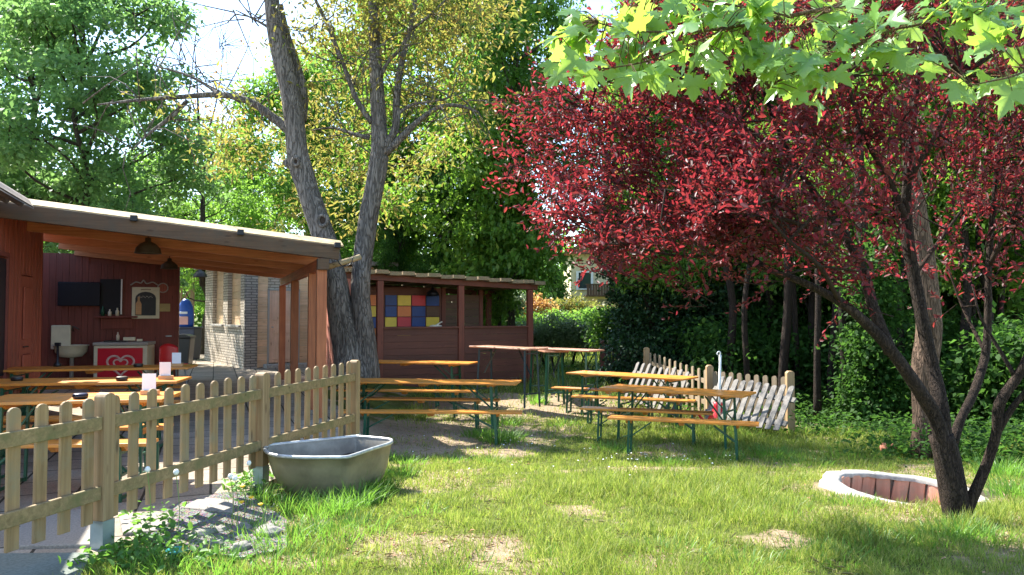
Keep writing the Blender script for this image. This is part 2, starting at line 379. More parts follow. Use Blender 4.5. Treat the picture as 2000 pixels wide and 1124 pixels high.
def leafmesh(name, P, D, N, L, Wd, tv, tf, mat, parent=None):
    P = np.asarray(P, float); n = len(P); tv = np.array(tv, float); k = len(tv)
    D = D / np.linalg.norm(D, axis=1, keepdims=True)
    S = np.cross(N, D); S /= np.linalg.norm(S, axis=1, keepdims=True) + 1e-9
    N = np.cross(D, S); L = np.broadcast_to(L, (n,)); Wd = np.broadcast_to(Wd, (n,))
    V = P[:, None] + tv[None, :, 0:1] * (L[:, None, None] * D[:, None]) + tv[None, :, 1:2] * (Wd[:, None, None] * S[:, None]) + tv[None, :, 2:3] * (L[:, None, None] * N[:, None])
    V = V.reshape(-1, 3)
    cnt = np.array([len(f) for f in tf]); flat = np.concatenate([np.array(f) for f in tf])
    li = (flat[None, :] + (np.arange(n) * k)[:, None]).ravel()
    tot = np.tile(cnt, n); st = np.concatenate([[0], np.cumsum(tot)[:-1]])
    me = bpy.data.meshes.new(name); me.vertices.add(len(V)); me.vertices.foreach_set('co', V.ravel().astype(np.float32))
    me.loops.add(len(li)); me.loops.foreach_set('vertex_index', li.astype(np.int32))
    me.polygons.add(len(tot)); me.polygons.foreach_set('loop_start', st.astype(np.int32)); me.polygons.foreach_set('loop_total', tot.astype(np.int32))
    me.update(calc_edges=True)
    return link_mesh(name, me, mat, parent)
T_QUAD = ([(0, 0, 0), (.42, .5, .06), (1, 0, -.05), (.42, -.5, .06)], [(0, 3, 2, 1)])
T_FOLD = ([(0, 0, 0), (.28, .42, .10), (.70, .36, .09), (1, 0, -.06), (.70, -.36, .09), (.28, -.42, .10)], [(0, 3, 2, 1), (0, 5, 4, 3)])
T_BLADE = ([(0, .5, 0), (0, -.5, 0), (.55, .36, .07), (.55, -.36, .07), (.95, 0, .34)], [(0, 1, 3, 2), (2, 3, 4)])
def rdir(n, r=rng):
    v = r.normal(size=(n, 3)); return v / np.linalg.norm(v, axis=1, keepdims=True)
def unit(v): return v / (np.linalg.norm(v, axis=1, keepdims=True) + 1e-9)
def blob_pts(blobs, n, r=rng, sub=14, flat=.75, spread=.2, shell=.45):
    """points gathered in small clumps inside the given balls -> positions and outward directions"""
    B = np.array(blobs, float); w = B[:, 3] ** 2.2; w /= w.sum(); cl = []; own = []
    for i, b in enumerate(B):
        m = max(4, int(sub * (b[3]) ** 2 * 1.2 + 4)); d = rdir(m, r); q = r.random(m) ** shell
        cl.append(b[:3] + d * q[:, None] * b[3] * (1, 1, flat)); own.append((np.full(m, i)))
    out = []; od = []
    ns = r.multinomial(n, w)
    for i, b in enumerate(B):
        m = ns[i]
        if not m: continue
        pk = cl[i][r.integers(0, len(cl[i]), m)]; sz = spread * (.6 + .5 * b[3] ** .5)
        p = pk + r.normal(size=(m, 3)) * sz * (1, 1, .55); out.append(p); od.append(unit(p - b[:3]))
    return np.vstack(out), np.vstack(od)
def foliage(name, blobs, n, size, mat, parent=None, r=rng, tmpl=T_QUAD, asp=.6, **kw):
    P, O = blob_pts(blobs, n, r, **kw); n = len(P)
    D = O * .5 + r.normal(size=(n, 3)) * .6 + (0, 0, -.25); N = r.normal(size=(n, 3)) * .55 + (0, 0, .8) + O * .3
    L = size * (.6 + .8 * r.random(n))
    return leafmesh(name, P, D, N, L, L * asp, *tmpl, mat, parent)

# ------------------------------------------------------------------ ground
def ground():
    def axis(segs):
        o = [segs[0][0]]
        for a, b, st in segs:
            k = max(1, int(round((b - a) / st))); o += list(np.linspace(a, b, k + 1)[1:])
        return np.array(o)
    X = axis([(-300, -60, 40), (-60, -12, 4), (-12, -4, .5), (-4, 7, .075), (7, 14, .4), (14, 60, 4), (60, 300, 40)])
    Y = axis([(-60, 0, 10), (0, 3.2, .4), (3.2, 14, .075), (14, 22, .25), (22, 60, 2), (60, 600, 60)])
    XX, YY = np.meshgrid(X, Y); Z = zg(XX, YY); n1 = (fbm(XX, YY, 9, 31) - .5) * .02; Z = Z + n1 * ((XX > -3) & (YY < 16))
    nx = len(X); ny = len(Y); V = np.stack([XX, YY, Z], -1).reshape(-1, 3)
    rr = np.hypot(XX - RING[0], YY - RING[1]); hole = (rr < .64)
    fs = []
    for j in range(ny - 1):
        for i in range(nx - 1):
            if hole[j, i] or hole[j + 1, i + 1] or hole[j + 1, i] or hole[j, i + 1]: continue
            a = j * nx + i; fs.append((a, a + 1, a + nx + 1, a + nx))
    me = bpy.data.meshes.new('lawn'); me.from_pydata([tuple(v) for v in V], [], fs); me.update()
    bm_ = bare(XX, YY); bm_ = np.where(YY > 16, .1, bm_); bm_ = np.maximum(bm_, np.where((XX > 5) & (YY > 9), .8, 0)); 
    bm_ = np.maximum(bm_, np.where((YY > 12.5) & (YY < 24) & (XX > 2.4) , .9, 0)); bm_ = np.where((YY > 24), .05, bm_)
    A = me.attributes.new('bare', 'FLOAT', 'POINT'); A.data.foreach_set('value', bm_.ravel().astype(np.float32))
    o = link_mesh('lawn', me, 'ground_mat', None, True); tag(o, 'sunlit lawn with worn patches of dry bare earth', 'lawn', kind='structure')
ground()
# patio: left of the fence and behind it, under the pergola
mb = MB()
poly = [(-30, -2), (-3.9, -2), (fence_x(3.0) + .18, 3.0), (fence_x(5.3) + .05, 5.3), (fence_x(8.1) - .12, 8.1), (-2.35, 10.2), (-2.55, 11.4), (-4.2, 15.5), (-3.6, 22), (-3.6, 40), (-30, 40)]
mb.prism(poly, -.1, .004); o = mb.build('patio_paving', 'patio_mat'); tag(o, 'exposed aggregate patio slabs under the pergola tables', 'patio', kind='structure')
# pale loose slabs at the foot of the fence
for (a, b, c_, d, mt, lb) in [((-10, 1080), (178, 1078), (150, 1140), (-60, 1140), 'slab_green', 'green tinted paving slab at the foot of the nearest fence post'),
                              ((50, 1010), (210, 985), (205, 1062), (15, 1066), 'slab_light', 'pale paving slab beside the nearest fence post'),
                              ((232, 1003), (345, 1000), (318, 1035), (240, 1040), 'slab_light', 'pale paving slab right of the nearest fence post'),
                              ((352, 990), (395, 970), (455, 976), (455, 1000), 'slab_light', 'small pale paving slab at the gravel edge by the fence')]:
    mb = MB(); pts = [G(*q, .03) for q in (d, c_, b, a)]
    mb.prism([(p[0], p[1]) for p in pts], -.03, .028); o = mb.build('paving_slab', mt, bevel=.006); tag(o, lb, 'paving slab', 'loose paving slabs along the fence')
# gravel bed
pts = [G(*q, 0) for q in [(250, 1045), (340, 1075), (470, 1095), (560, 1075), (560, 1020), (480, 965), (440, 965), (350, 985), (300, 1010)]]
mb = MB(); mb.prism([(p[0], p[1]) for p in pts], -.05, .018); o = mb.build('gravel_bed', 'gravel_mat'); tag(o, 'patch of grey gravel beside the fence', 'gravel', kind='structure')

# ------------------------------------------------------------------ front picket fence
fence = empty('picket_fence', (fence_x(4.8), 4.8, 0), 0, 'natural wood picket fence with round topped pickets between patio and lawn', 'fence')
def picket_poly(w, h, n=7):
    p = [(-w / 2, 0), (w / 2, 0)]
    for i in range(n + 1):
        a = PI * i / n; p.append((w / 2 * math.cos(a), h - w * .42 + w * .42 * math.sin(a)))
    return p
fx = lambda k: np.array([fence_x(4.8 + k) - fence_x(4.8), k])     # local
fposts = [-1.72, 0, 1.69, 3.4]; dirv = np.array([0.2618, 1.0]); dirv /= np.linalg.norm(dirv); nrm = np.array([dirv[1], -dirv[0]])
for i, k in enumerate(fposts):
    b = fx(k); mb = MB(); ang = math.atan2(dirv[1], dirv[0]); M = rotz(ang)
    prof = [(-.045, -.10), (.045, -.10), (.045, .885), (.03, .905), (0, .912), (-.03, .905), (-.045, .885)]
    prof = [(p, z if z > 0 else z + .2) for p, z in prof]
    ztop = [1.0, .99, .985, .985][i] - .912
    def xf(a, z, t): q = M @ np.array([a, t, 0]); return (b[0] + q[0], b[1] + q[1], z + ztop)
    mb.prism(prof, -.045, .045, xf); po = mb.build('post', 'post_wood', fence, bevel=.006, seg=2)
    mb = MB(); mb.box((b[0], b[1], .05), (.098, .098, .26), M); mb.build('post_shoe', 'galv', po)
for i in range(3):
    k0, k1 = fposts[i], fposts[i + 1]; a = fx(k0 + .046); b = fx(k1 - .046)
    off = nrm * .018
    for z in (.36, .80):
        mb = MB(); mb.bar((a[0] + off[0], a[1] + off[1], z), (b[0] + off[0], b[1] + off[1], z), .028, .085); mb.build('rail', 'fence_wood_x', fence, bevel=.004)
    n = 10
    for j in range(n):
        t = (j + .6) / (n + .2); c0 = fx(k0 + (k1 - k0) * t); cc = c0 - nrm * .010
        h = .80 + float(rng.normal()) * .004; wd = .082
        ang = math.atan2(dirv[1], dirv[0]); tl = float(rng.normal()) * .006
        def xf2(p, z, t_): q = M @ np.array([p + tl * z, t_, 0]); return (cc[0] + q[0], cc[1] + q[1], z + .17)
        mb = MB(); mb.prism(picket_poly(wd, h), 0, .02, xf2); mb.build('picket', 'fence_wood', fence, bevel=.003)

# ------------------------------------------------------------------ beer tables and benches
def make_set(kind, L, Wd, H, topm='orange_top', legm='green_steel'):
    """folding trestle table or bench, long axis x, centre at origin, feet at z=0"""
    t = empty('beer_table' if kind == 't' else 'beer_bench')
    th = .028; mb = MB()
    nb = 3 if kind == 't' else 1
    for i in range(nb):
        w = Wd / nb; mb.box((0, -Wd / 2 + w * (i + .5), H - th / 2), (L, w - .003, th))
    mb.build('table_top' if kind == 't' else 'seat', topm, t, bevel=.004, seg=2)
    for x in (-L * .36, 0, L * .36):
        mb = MB(); w = Wd * .86; mb.prism([(-w / 2, H - th - .001), (w / 2, H - th - .001), (w / 2 - .06, H - th - .045), (-w / 2 + .06, H - th - .045)], -.035, .035, lambda a, z, q, x=x: (x + q, a, z))
        mb.build('batten', topm, t)
    for sx in (-1, 1):
        xl = sx * L * (.375 if kind == 't' else .36); lw = Wd * (.36 if kind == 't' else .40); mb = MB()
        for sy in (-1, 1):
            mb.bar((xl, sy * lw, 0.0), (xl - sx * .02, sy * lw, H - th), .03, .03)
        mb.bar((xl, -lw, .03), (xl, lw, .03), .025, .025)
        mb.bar((xl, -lw, H * .45), (xl, lw, H * .45), .02, .02)
        mb.bar((xl - sx * .02, -lw, H - th - .055), (xl - sx * .02, lw, H - th - .055), .025, .025)
        if kind == 't': mb.bar((xl, -lw, H * .68), (xl, lw, H * .68), .02, .02)
        mb.build('leg_frame', legm, t)
        for sy in ((-1, 1) if kind == 't' else (-.4, .4)):
            mb = MB(); mb.bar((xl, sy * lw * .8, H * .45), (xl - sx * L * .15, sy * lw * .5, H - th - .03), .018, .018)
            mb.build('strut', legm, t)
    return t
proto_t = make_set('t', 2.2, .66, .77); proto_b = make_set('b', 2.2, .25, .47)
used = {'t': False, 'b': False}
def place(kind, pl, pr, zoff, label, group, L=2.2):
    """front long edge of the top runs between photo points pl and pr"""
    H = .77 if kind == 't' else .47; Wd = .66 if kind == 't' else .25
    z = -.2
    for _ in range(6):
        a = G(*pl, z + H); b = G(*pr, z + H); c_ = (a + b) / 2; z = zgf(c_[0], c_[1]) if zoff is None else zoff
    d = b - a; Lr = math.hypot(d[0], d[1]); ang = math.atan2(d[1], d[0])
    n = np.array([-math.sin(ang), math.cos(ang)]); cx, cy = c_[0] + n[0] * Wd / 2, c_[1] + n[1] * Wd / 2
    src = proto_t if kind == 't' else proto_b
    o = src if not used[kind] else copy_tree(src); used[kind] = True
    o.location = (cx, cy, z); o.rotation_euler = (0, 0, ang); o.scale = (Lr / 2.2, 1, 1)
    tag(o, label, 'table' if kind == 't' else 'bench', group); print('SET', kind, round(Lr, 2), [round(q, 2) for q in (cx, cy, z)], round(math.degrees(ang)))
    return o
gt, gb = 'orange folding tables on the lawn', 'orange folding benches on the lawn'
# note: copies take name suffixes on their own
place('t', (640, 745), (1008, 750), None, 'orange folding table just right of the fence end post, nearest of the two there', gt)
place('t', (656, 713), (915, 718), None, 'orange folding table in front of the red stall, behind the other table by the fence', gt)
place('b', (660, 804), (1020, 806), None, 'orange bench nearest the bathtub, in front of the table right of the fence', gb)
place('b', (668, 778), (974, 782), None, 'orange bench behind the table right of the fence end post', gb)
place('b', (650, 762), (927, 765), None, 'orange bench in front of the far table by the red stall', gb)
place('b', (680, 747), (880, 749), None, 'shaded orange bench behind the far table by the red stall', gb)
place('t', (1170, 757), (1451, 774), None, 'orange folding table nearest the fire pit, in the right group', gt)
place('t', (1105, 728), (1333, 741), None, 'paler orange folding table left behind the nearest right hand table', gt)
place('b', (1186, 815), (1482, 829), None, 'orange bench nearest the fire pit, foremost of the right group', gb)
place('b', (1132, 797), (1392, 808), None, 'orange bench just behind the foremost table of the right group', gb)
place('b', (1115, 774), (1356, 784), None, 'orange bench in front of the rearmost table of the right group', gb)
place('b', (1076, 757), (1300, 768), None, 'orange bench behind the rearmost table of the right group', gb)
gt2, gb2 = 'orange folding tables under the pergola', 'orange folding benches under the pergola'
TC = place('t', (-60, 787), (317, 780), 0, 'shaded orange folding table nearest the picket fence under the pergola', gt2)
TB = place('t', (-60, 751), (345, 745), 0, 'orange folding table second from the picket fence under the pergola', gt2)
TA = place('t', (-40, 724), (368, 718), 0, 'orange folding table nearest the ice cream freezer', gt2)
place('b', (-100, 872), (287, 866), 0, 'orange bench right behind the picket fence pickets', gb2)
place('b', (-60, 839), (319, 835), 0, 'orange bench between the two tables nearest the picket fence', gb2)
place('b', (-60, 820), (250, 818), 0, 'orange bench in front of the second table from the fence', gb2)
place('b', (-40, 790), (352, 786), 0, 'orange bench behind the second table from the fence', gb2)
place('b', (-40, 776), (358, 772), 0, 'orange bench in front of the table nearest the freezer', gb2)
place('b', (0, 758), (352, 755), 0, 'orange bench behind the table nearest the freezer', gb2)
# things on the patio tables
def on_table(px, py, z=.771): return G(px, py, z)
for (px, py, k, lb) in [(293, 771, 1.0, 'white menu card in wooden block on the table nearest the picket fence'),
                        (324, 741, 1.0, 'white menu card in wooden block on the middle pergola table'),
                        (346, 716, 1.0, 'white menu card in wooden block on the table nearest the freezer')]:
    q = on_table(px, py); t = empty('menu_holder', q, .12, lb, 'menu', 'menu cards on the pergola tables')
    mb = MB(); mb.box((0, 0, .02), (.15, .06, .04)); mb.build('block', 'block_wood', t, bevel=.003)
    mb = MB(); mb.box((-.01, 0, .112), (.118, .004, .15)); mb.build('card', 'paper', t)
for (px, py, lb, sc) in [(270, 717, 'black round ashtray on the table nearest the freezer', 1), (238, 744, 'black round ashtray on the middle pergola table near its menu card', 1),
                     (33, 744, 'black round ashtray at the left end of the middle pergola table', 1), (157, 779, 'ashtray with bluish lid on the table nearest the picket fence', 1)]:
    q = on_table(px, py); t = empty('ashtray', q, 0, lb, 'ashtray', 'ashtrays on the pergola tables')
    mb = MB(); mb.lathe([(0, 0), (.055, 0), (.06, .02), (.06, .032), (.045, .034), (.045, .02), (0, .02)], n=20); mb.build('bowl', 'black_plastic', t, True)
    mb = MB(); mb.lathe([(0, .045), (.05, .045), (.062, .036), (.055, .034), (0, .034)], n=20); mb.build('lid', 'navy_plastic' if 'bluish' in lb else 'lamp_metal', t, True)

# high bar tables by the stall
def bar_table(pa, pb, Wd, z, lb):
    zt = z + 1.08; a = G(*pa, zt); b = G(*pb, zt); c_ = (a + b) / 2; d = b - a; L = math.hypot(d[0], d[1]); ang = math.atan2(d[1], d[0])
    t = empty('bar_table', (c_[0], c_[1], z), ang, lb, 'table', 'high bar tables by the stall')
    mb = MB(); mb.box((0, Wd / 4, 1.065), (L, Wd / 2 - .003, .028)); mb.box((0, -Wd / 4, 1.065), (L, Wd / 2 - .003, .028)); mb.build('table_top', 'bar_top', t, bevel=.004)
    for sx in (-1, 1):
        mb = MB()
        for sy in (-1, 1): mb.bar((sx * L * .40, sy * Wd * .38, 0), (sx * L * .38, sy * Wd * .3, 1.05), .035, .035)
        mb.bar((sx * L * .40, -Wd * .36, .25), (sx * L * .4, Wd * .36, .25), .025, .025); mb.bar((sx * L * .385, -Wd * .3, .98), (sx * L * .385, Wd * .3, .98), .025, .025)
        mb.build('leg_frame', 'dark_steel' if 'left' in lb else 'green_steel', t)
        mb = MB(); mb.bar((sx * L * .395, 0, .55), (sx * L * .18, 0, 1.05), .02, .02); mb.build('strut', 'dark_steel', t)
    print('BAR', L, c_)
bar_table((935, 675), (1052, 681), .5, -.22, 'high bar table standing against the left stall counter')
bar_table((1048, 678), (1088, 686), .5, -.32, 'high bar table seen end on, between the other two bar tables')
bar_table((1070, 680), (1166, 684), .5, -.28, 'high bar table at the stall corner, nearest the dark board fence')

# ------------------------------------------------------------------ bathtub planter
ZT = .335
rim_px = [(515, 876), (519, 884), (540, 891), (590, 894.5), (640, 894.5), (675, 894), (692, 890), (730, 877), (762, 867), (767, 862), (760, 858), (705, 853), (690, 853), (640, 858), (560, 866), (527, 870)]
rim = np.array([G(x, y, ZT)[:2] for x, y in rim_px])
def smooth_closed(P, k=6):
    n = len(P); o = []
    for i in range(n):
        a, b, c_, d = P[i - 1], P[i], P[(i + 1) % n], P[(i + 2) % n]
        for j in range(k):
            t = j / k; o.append(.5 * (2 * b + (c_ - a) * t + (2 * a - 5 * b + 4 * c_ - d) * t * t + (3 * b - a - 3 * c_ + d) * t ** 3))
    return np.array(o)
rim = smooth_closed(rim, 4)
cen = rim.mean(0); tub = empty('bathtub', (cen[0], cen[1], -.1), 0, 'old metal bathtub filled with soil beside the fence on the lawn', 'bathtub')
rl = rim - cen; n = len(rl)
# the head end (towards the camera and left) slopes more
low = np.array([.10, .10])
def ringat(s, z, inset=0):
    f = s; q = rl * f + low * (1 - s) * 1.0; return [(x, y, z) for x, y in q]
def loft(rings, closed_bottom=True):
    mb = MB(); vs = [p for r in rings for p in r]; fs = [(i * n + k, i * n + (k + 1) % n, (i + 1) * n + (k + 1) % n, (i + 1) * n + k) for i in range(len(rings) - 1) for k in range(n)]
    if closed_bottom: fs.append(tuple((len(rings) - 1) * n + k for k in range(n)))
    mb.add(vs, fs); return mb
zt = ZT + .1
outer = [ringat(1.0, zt - .012), ringat(.965, zt - .02), ringat(.935, zt - .10), ringat(.885, zt - .21), ringat(.80, zt - .31), ringat(.67, zt - .395), ringat(.46, zt - .455), ringat(.2, zt - .475)]
loft(outer).build('outer_shell', 'tub_metal', tub, True)
inner = [ringat(.955, zt - .004), ringat(.93, zt - .02), ringat(.90, zt - .09), ringat(.85, zt - .17)]
loft(inner, False).build('inner_shell', 'tub_inside', tub, True)
mb = MB(); pts3 = [(x, y, zt) for x, y in rl * .98] ; pts3.append(pts3[0]); pts3.append(pts3[1]); mb.tube(pts3, .0155, 8, caps=False); mb.build('rim', 'tub_rim', tub, True)
mb = MB(); m_ = []
gx = np.linspace(0, 1, 9)
rings = []
for s in gx[::-1]:
    rr = ringat(.86 * s + 1e-3, 0); rings.append([(x, y, zt - .15 + .035 * math.sin(9 * x + 2) * math.cos(11 * y) + float(rng.random()) * .03 * (s < .95)) for x, y, _ in rr])
loft(rings, False).build('soil', 'soil', tub)
mb = MB(); 
for (px, py) in ((560, 975), (690, 955)):
    q = G(px, py, -.08) - np.array([cen[0], cen[1], -.1]); mb.box((q[0], q[1] + .1, .02), (.22, .12, .09), rotz(.4))
mb.build('support_brick', 'terracotta', tub)

# ------------------------------------------------------------------ pergola hut, in its own frame
UA = math.atan2(.371, .928); R0 = np.array([-2.6, 10.7])
def FL(x, y): M = rotz(UA); q = M @ np.array([x, y, 0]); return R0 + q[:2]
pg = empty('pergola', (R0[0], R0[1], 0), UA, 'red stained timber pergola with pale roof edge over the patio tables', 'pergola')
def zr(x): return 2.28 - .1 * x
mb = MB(); mb.bar((-4.3, 0, zr(-4.3) + .1), (.1, 0, zr(.1) + .1), .075, .2); mb.build('front_beam', 'beam_grey', pg, bevel=.006)
mb = MB()
nb = 18
for i in range(nb):
    y0 = .04 + i * 7.0 / nb; z = .165 + (.03 if i % 2 else 0)
    mb.bar((-4.3, y0 + .19, zr(-4.3) + z), (.12, y0 + .19, zr(.12) + z), 7.0 / nb + .03, .02)
mb.build('ceiling_boards', 'red_board', pg)
for yy in (1.7, 3.5, 5.2, 6.9):
    mb = MB(); mb.bar((-4.3, yy, zr(-4.3) + .07), (0.0, yy, zr(0) + .07), .07, .14); mb.build('cross_beam', 'red_board', pg, bevel=.005)
mb = MB(); mb.bar((-4.3, .19, zr(-4.3) + .262), (.17, .19, zr(.17) + .262), .36, .022, up=(0, -.30, 1)); mb.build('roof_edge', 'cream_edge', pg)
mb = MB(); mb.bar((-4.3, 3.75, zr(-4.3) + .27), (.17, 3.75, zr(.17) + .27), 6.7, .02); mb.build('roof_sheet', 'corrugated_grey', pg)
mb = MB(); mb.bar((-.13, .04, 2.205), (-.13, 7.0, 2.205), .09, .17); mb.build('side_beam', 'red_board_y', pg, bevel=.006)
for y in (.05, 1.05, 3.9, 6.7):
    mb = MB(); mb.box((-.14, y, 1.06), (.14, .14, 2.12)); mb.build('post', 'red_post', pg, bevel=.006)
mb = MB(); mb.box((-.13, -.01, 2.2), (.16, .16, .16)); mb.build('beam_end', 'beam_grey', pg, bevel=.005)
for px in (260, 468, 657):
    t = ((px - 1000) / F * 10.7 + 2.6) / (.928 - (px - 1000) / F * .371); mb = MB(); mb.box((t, -.06, zr(t) + .205), (.085, .1, .075)); mb.build('bracket', 'lamp_black', pg, bevel=.004)
# pendant lamps
for px, py, d, dia, lb in [(289, 487, 10.9, .36, 'dark dome pendant lamp under the pergola roof, largest of the row'),
                      (331, 520, 14.6, .32, 'dark dome pendant lamp under the pergola, between two others'),
                      (391, 537, 17.0, .30, 'dark dome pendant lamp at the pergola back, nearest the brick building')]:
    q = W(px, py, d); t = empty('pendant_lamp', q, 0, lb, 'lamp', 'pendant lamps under the pergola'); r = dia / 2
    mb = MB(); mb.lathe([(.02, r * .95), (.04, r * .9), (.04, r * .62), (r * .62, r * .42), (r * .92, r * .08), (r, -r * .32), (r * 1.04, -r * .36), (r * .97, -r * .34), (r * .88, r * .05), (.03, r * .5)], n=28)
    mb.build('shade', 'lamp_metal', t, True)
    mb = MB(); mb.tube([(0, 0, r * .9), (0, 0, r * .9 + .3)], .006, 6); mb.build('cord', 'lamp_black', t)
    mb = MB(); mb.lathe([(0, r * .3), (.03, r * .25), (.035, r * .05), (0, -r * .05)], n=12); mb.build('bulb', 'cream_paint', t, True)

# hut: back wall, side wall, door etc. (same frame)
hut = empty('red_hut', (R0[0], R0[1], 0), UA, 'red boarded hut with door and serving hatch behind the pergola tables', 'building')
def siding(mb, p0, p1, z0, z1, th, w, n_out):
    p0 = np.array(p0, float); p1 = np.array(p1, float); L = np.linalg.norm(p1 - p0); k = max(1, int(round(L / w))); d = (p1 - p0) / L
    for i in range(k):
        c_ = p0 + d * (i + .5) * L / k; ang = math.atan2(d[1], d[0]); off = .006 if i % 2 else 0
        mb.box((c_[0] + n_out[0] * off, c_[1] + n_out[1] * off, (z0 + z1) / 2), (L / k - .004, th, z1 - z0), rotz(ang))
mb = MB(); YB = 7.0
siding(mb, (-5.6, YB), (-4.05, YB), 0, 2.75, .03, .12, (0, -1)); siding(mb, (-4.05, YB), (-2.3, YB), 0, 2.55, .03, .12, (0, -1))
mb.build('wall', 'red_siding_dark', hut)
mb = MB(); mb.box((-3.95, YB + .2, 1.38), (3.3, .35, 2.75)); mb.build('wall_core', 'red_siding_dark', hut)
XL = -4.12
mb = MB(); siding(mb, (XL, -4.0), (XL, 1.4), 0, 2.95, .03, .10, (1, 0)); siding(mb, (XL, 2.15), (XL, 2.75), 0, 2.95, .03, .10, (1, 0)); siding(mb, (XL, 1.4), (XL, 2.15), 2.05, 2.95, .03, .10, (1, 0))
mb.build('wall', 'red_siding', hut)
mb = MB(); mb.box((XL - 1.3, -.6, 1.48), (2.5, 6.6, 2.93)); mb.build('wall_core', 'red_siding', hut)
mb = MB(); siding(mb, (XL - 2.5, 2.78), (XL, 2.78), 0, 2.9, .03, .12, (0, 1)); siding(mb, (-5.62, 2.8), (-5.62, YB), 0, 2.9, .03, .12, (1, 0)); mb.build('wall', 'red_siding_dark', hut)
mb = MB(); mb.box((XL - .01, 1.775, 1.02), (.04, .72, 2.03)); dr = mb.build('door', 'red_siding', hut, bevel=.004)
mb = MB(); mb.box((XL + .025, 1.775, 1.5), (.02, .5, .75)); mb.box((XL + .025, 1.775, .55), (.02, .5, .7)); mb.build('door_panel', 'red_siding', dr, bevel=.008)
mb = MB(); mb.bar((XL + .04, 1.50, 1.02), (XL + .07, 1.62, 1.02), .02, .02); mb.build('handle', 'lamp_black', dr)
mb = MB(); mb.box((XL + .035, .12, 1.45), (.03, .6, 1.5)); mb.build('window', 'screen_black', hut)
mb = MB()
for y in (-.21, .45): mb.box((XL + .05, y, 1.45), (.05, .06, 1.6))
mb.box((XL + .05, .12, 2.25), (.05, .72, .06)); mb.build('window_frame', 'red_siding_dark', hut)
# corrugated roof edge of the hut
mb = MB(); vs = []; fs = []; nx_ = 150
for j, y in enumerate((-4.2, -.25)):
    for lay in (0, .02):
        for i in range(nx_ + 1):
            x = -6.4 + 2.75 * i / nx_; vs.append((x, y, 2.82 + .20 * (-3.65 - x) + .045 * math.sin(x * 2 * PI / .15) + lay * 1.5))
nn_ = nx_ + 1
for i in range(nx_):
    fs += [(i, i + 1, 2 * nn_ + i + 1, 2 * nn_ + i), (nn_ + i, 3 * nn_ + i, 3 * nn_ + i + 1, nn_ + i + 1), (2 * nn_ + i, 2 * nn_ + i + 1, 3 * nn_ + i + 1, 3 * nn_ + i), (i, nn_ + i, nn_ + i + 1, i + 1)]
mb.add(vs, fs); mb.build('roof', 'corrugated_grey', hut, True)
# door in back wall
mb = MB(); mb.box((-2.75, YB - .028, 1.05), (.8, .02, 2.1)); dr = mb.build('door', 'red_siding_dark', hut, bevel=.004)
mb = MB(); mb.bar((-2.55, YB - .07, 1.0), (-2.43, YB - .07, 1.0), .02, .02); mb.build('handle', 'galv', dr)
# hatch
mb = MB(); mb.box((-3.62, YB - .03, 1.85), (.42, .03, .75)); ht = mb.build('serving_hatch', 'screen_black', hut)
mb = MB(); mb.box((-3.42, YB - .06, 1.85), (.025, .03, .75)); mb.build('frame', 'white_paint', ht)
mb = MB(); mb.box((-3.5, YB - .16, 1.42), (.8, .28, .035)); mb.box((-3.5, YB - .05, 1.28), (.6, .05, .22)); mb.build('shelf', 'red_siding_dark', hut, bevel=.004)
def hl(x, y, z): q = FL(x, y); return (q[0], q[1], z)
# television
t = empty('television', hl(-4.2, YB - .12, 1.9), UA, 'black flat television high on the hut wall left of the hatch', 'television')
mb = MB(); mb.box((0, 0, 0), (.78, .06, .5)); mb.build('screen', 'screen_black', t, bevel=.01); mb = MB(); mb.box((0, .08, 0), (.1, .1, .1)); mb.build('bracket', 'lamp_black', t)
# beer mirror sign
t = empty('wall_sign', hl(-2.95, YB - .065, 1.72), UA, 'cream framed arched blackboard sign with painted bottle on the hut wall', 'sign')
mb = MB(); mb.box((0, 0, 0), (.54, .03, .68)); mb.build('frame', 'cream_paint', t, bevel=.008)
arch = [(-.2, -.27), (.2, -.27), (.2, .1)] + [(.2 * math.cos(a), .1 + .14 * math.sin(a)) for a in np.linspace(0, PI, 9)[1:-1]] + [(-.2, .1)]
mb = MB(); mb.prism(arch, 0, .012, lambda a, b, t_: (a, -.028 + t_, b)); mb.build('board', 'chalk_board', t)
mb = MB(); mb.prism([(-.19, -.25), (-.08, -.25), (-.08, -.02), (-.115, .05), (-.115, .13), (-.155, .13), (-.155, .05), (-.19, -.02)], 0, .01, lambda a, b, t_: (a, -.038 + t_, b)); mb.build('bottle', 'block_wood', t)
mb = MB()
for i in range(9): mb.box((-.09 + i * .022, -.018, .285 + .008 * math.sin(i * .35)), (.014, .006, .022))
mb.build('lettering', 'stall_brown', t)
mb = MB()
for i in range(13): mb.box((-.14 + i * .022, -.032, .13 + .015 * math.sin(i * 1.9)), (.014, .006, .02))
mb.build('chalk_writing', 'grey_lid', t)
t = empty('wall_ornament', hl(-3.0, YB - .05, 2.15), UA, 'dark metal lettering ornament above the cream arched sign', 'ornament')
mb = MB(); mb.tube([(-.25, 0, -.05), (-.15, -.01, .02), (-.05, -.01, .0), (0, -.01, .06), (.06, -.01, -.01), (.18, -.01, .02), (.28, 0, -.04)], .014, 6, 4); mb.build('scroll', 'grey_lid', t, True)
t = empty('round_badge', hl(-2.62, YB - .055, 2.05), UA, 'round pale faced badge on the hut wall near the door top', 'sign')
mb = MB(); mb.tube([(.1 * math.cos(a), 0, .1 * math.sin(a)) for a in np.linspace(0, 2 * PI, 19)], .012, 6); mb.build('ring', 'grey_lid', t, True)
mb = MB(); mb.prism([(.085 * math.cos(a), .085 * math.sin(a)) for a in np.linspace(0, 2 * PI, 17)[:-1]], 0, .01, lambda a, b, t_: (a, t_, b)); mb.build('face', 'red_siding', t)
t = empty('plaque', hl(-2.6, YB - .05, 1.62), UA, 'small olive plaque on the hut wall right of the arched sign', 'sign')
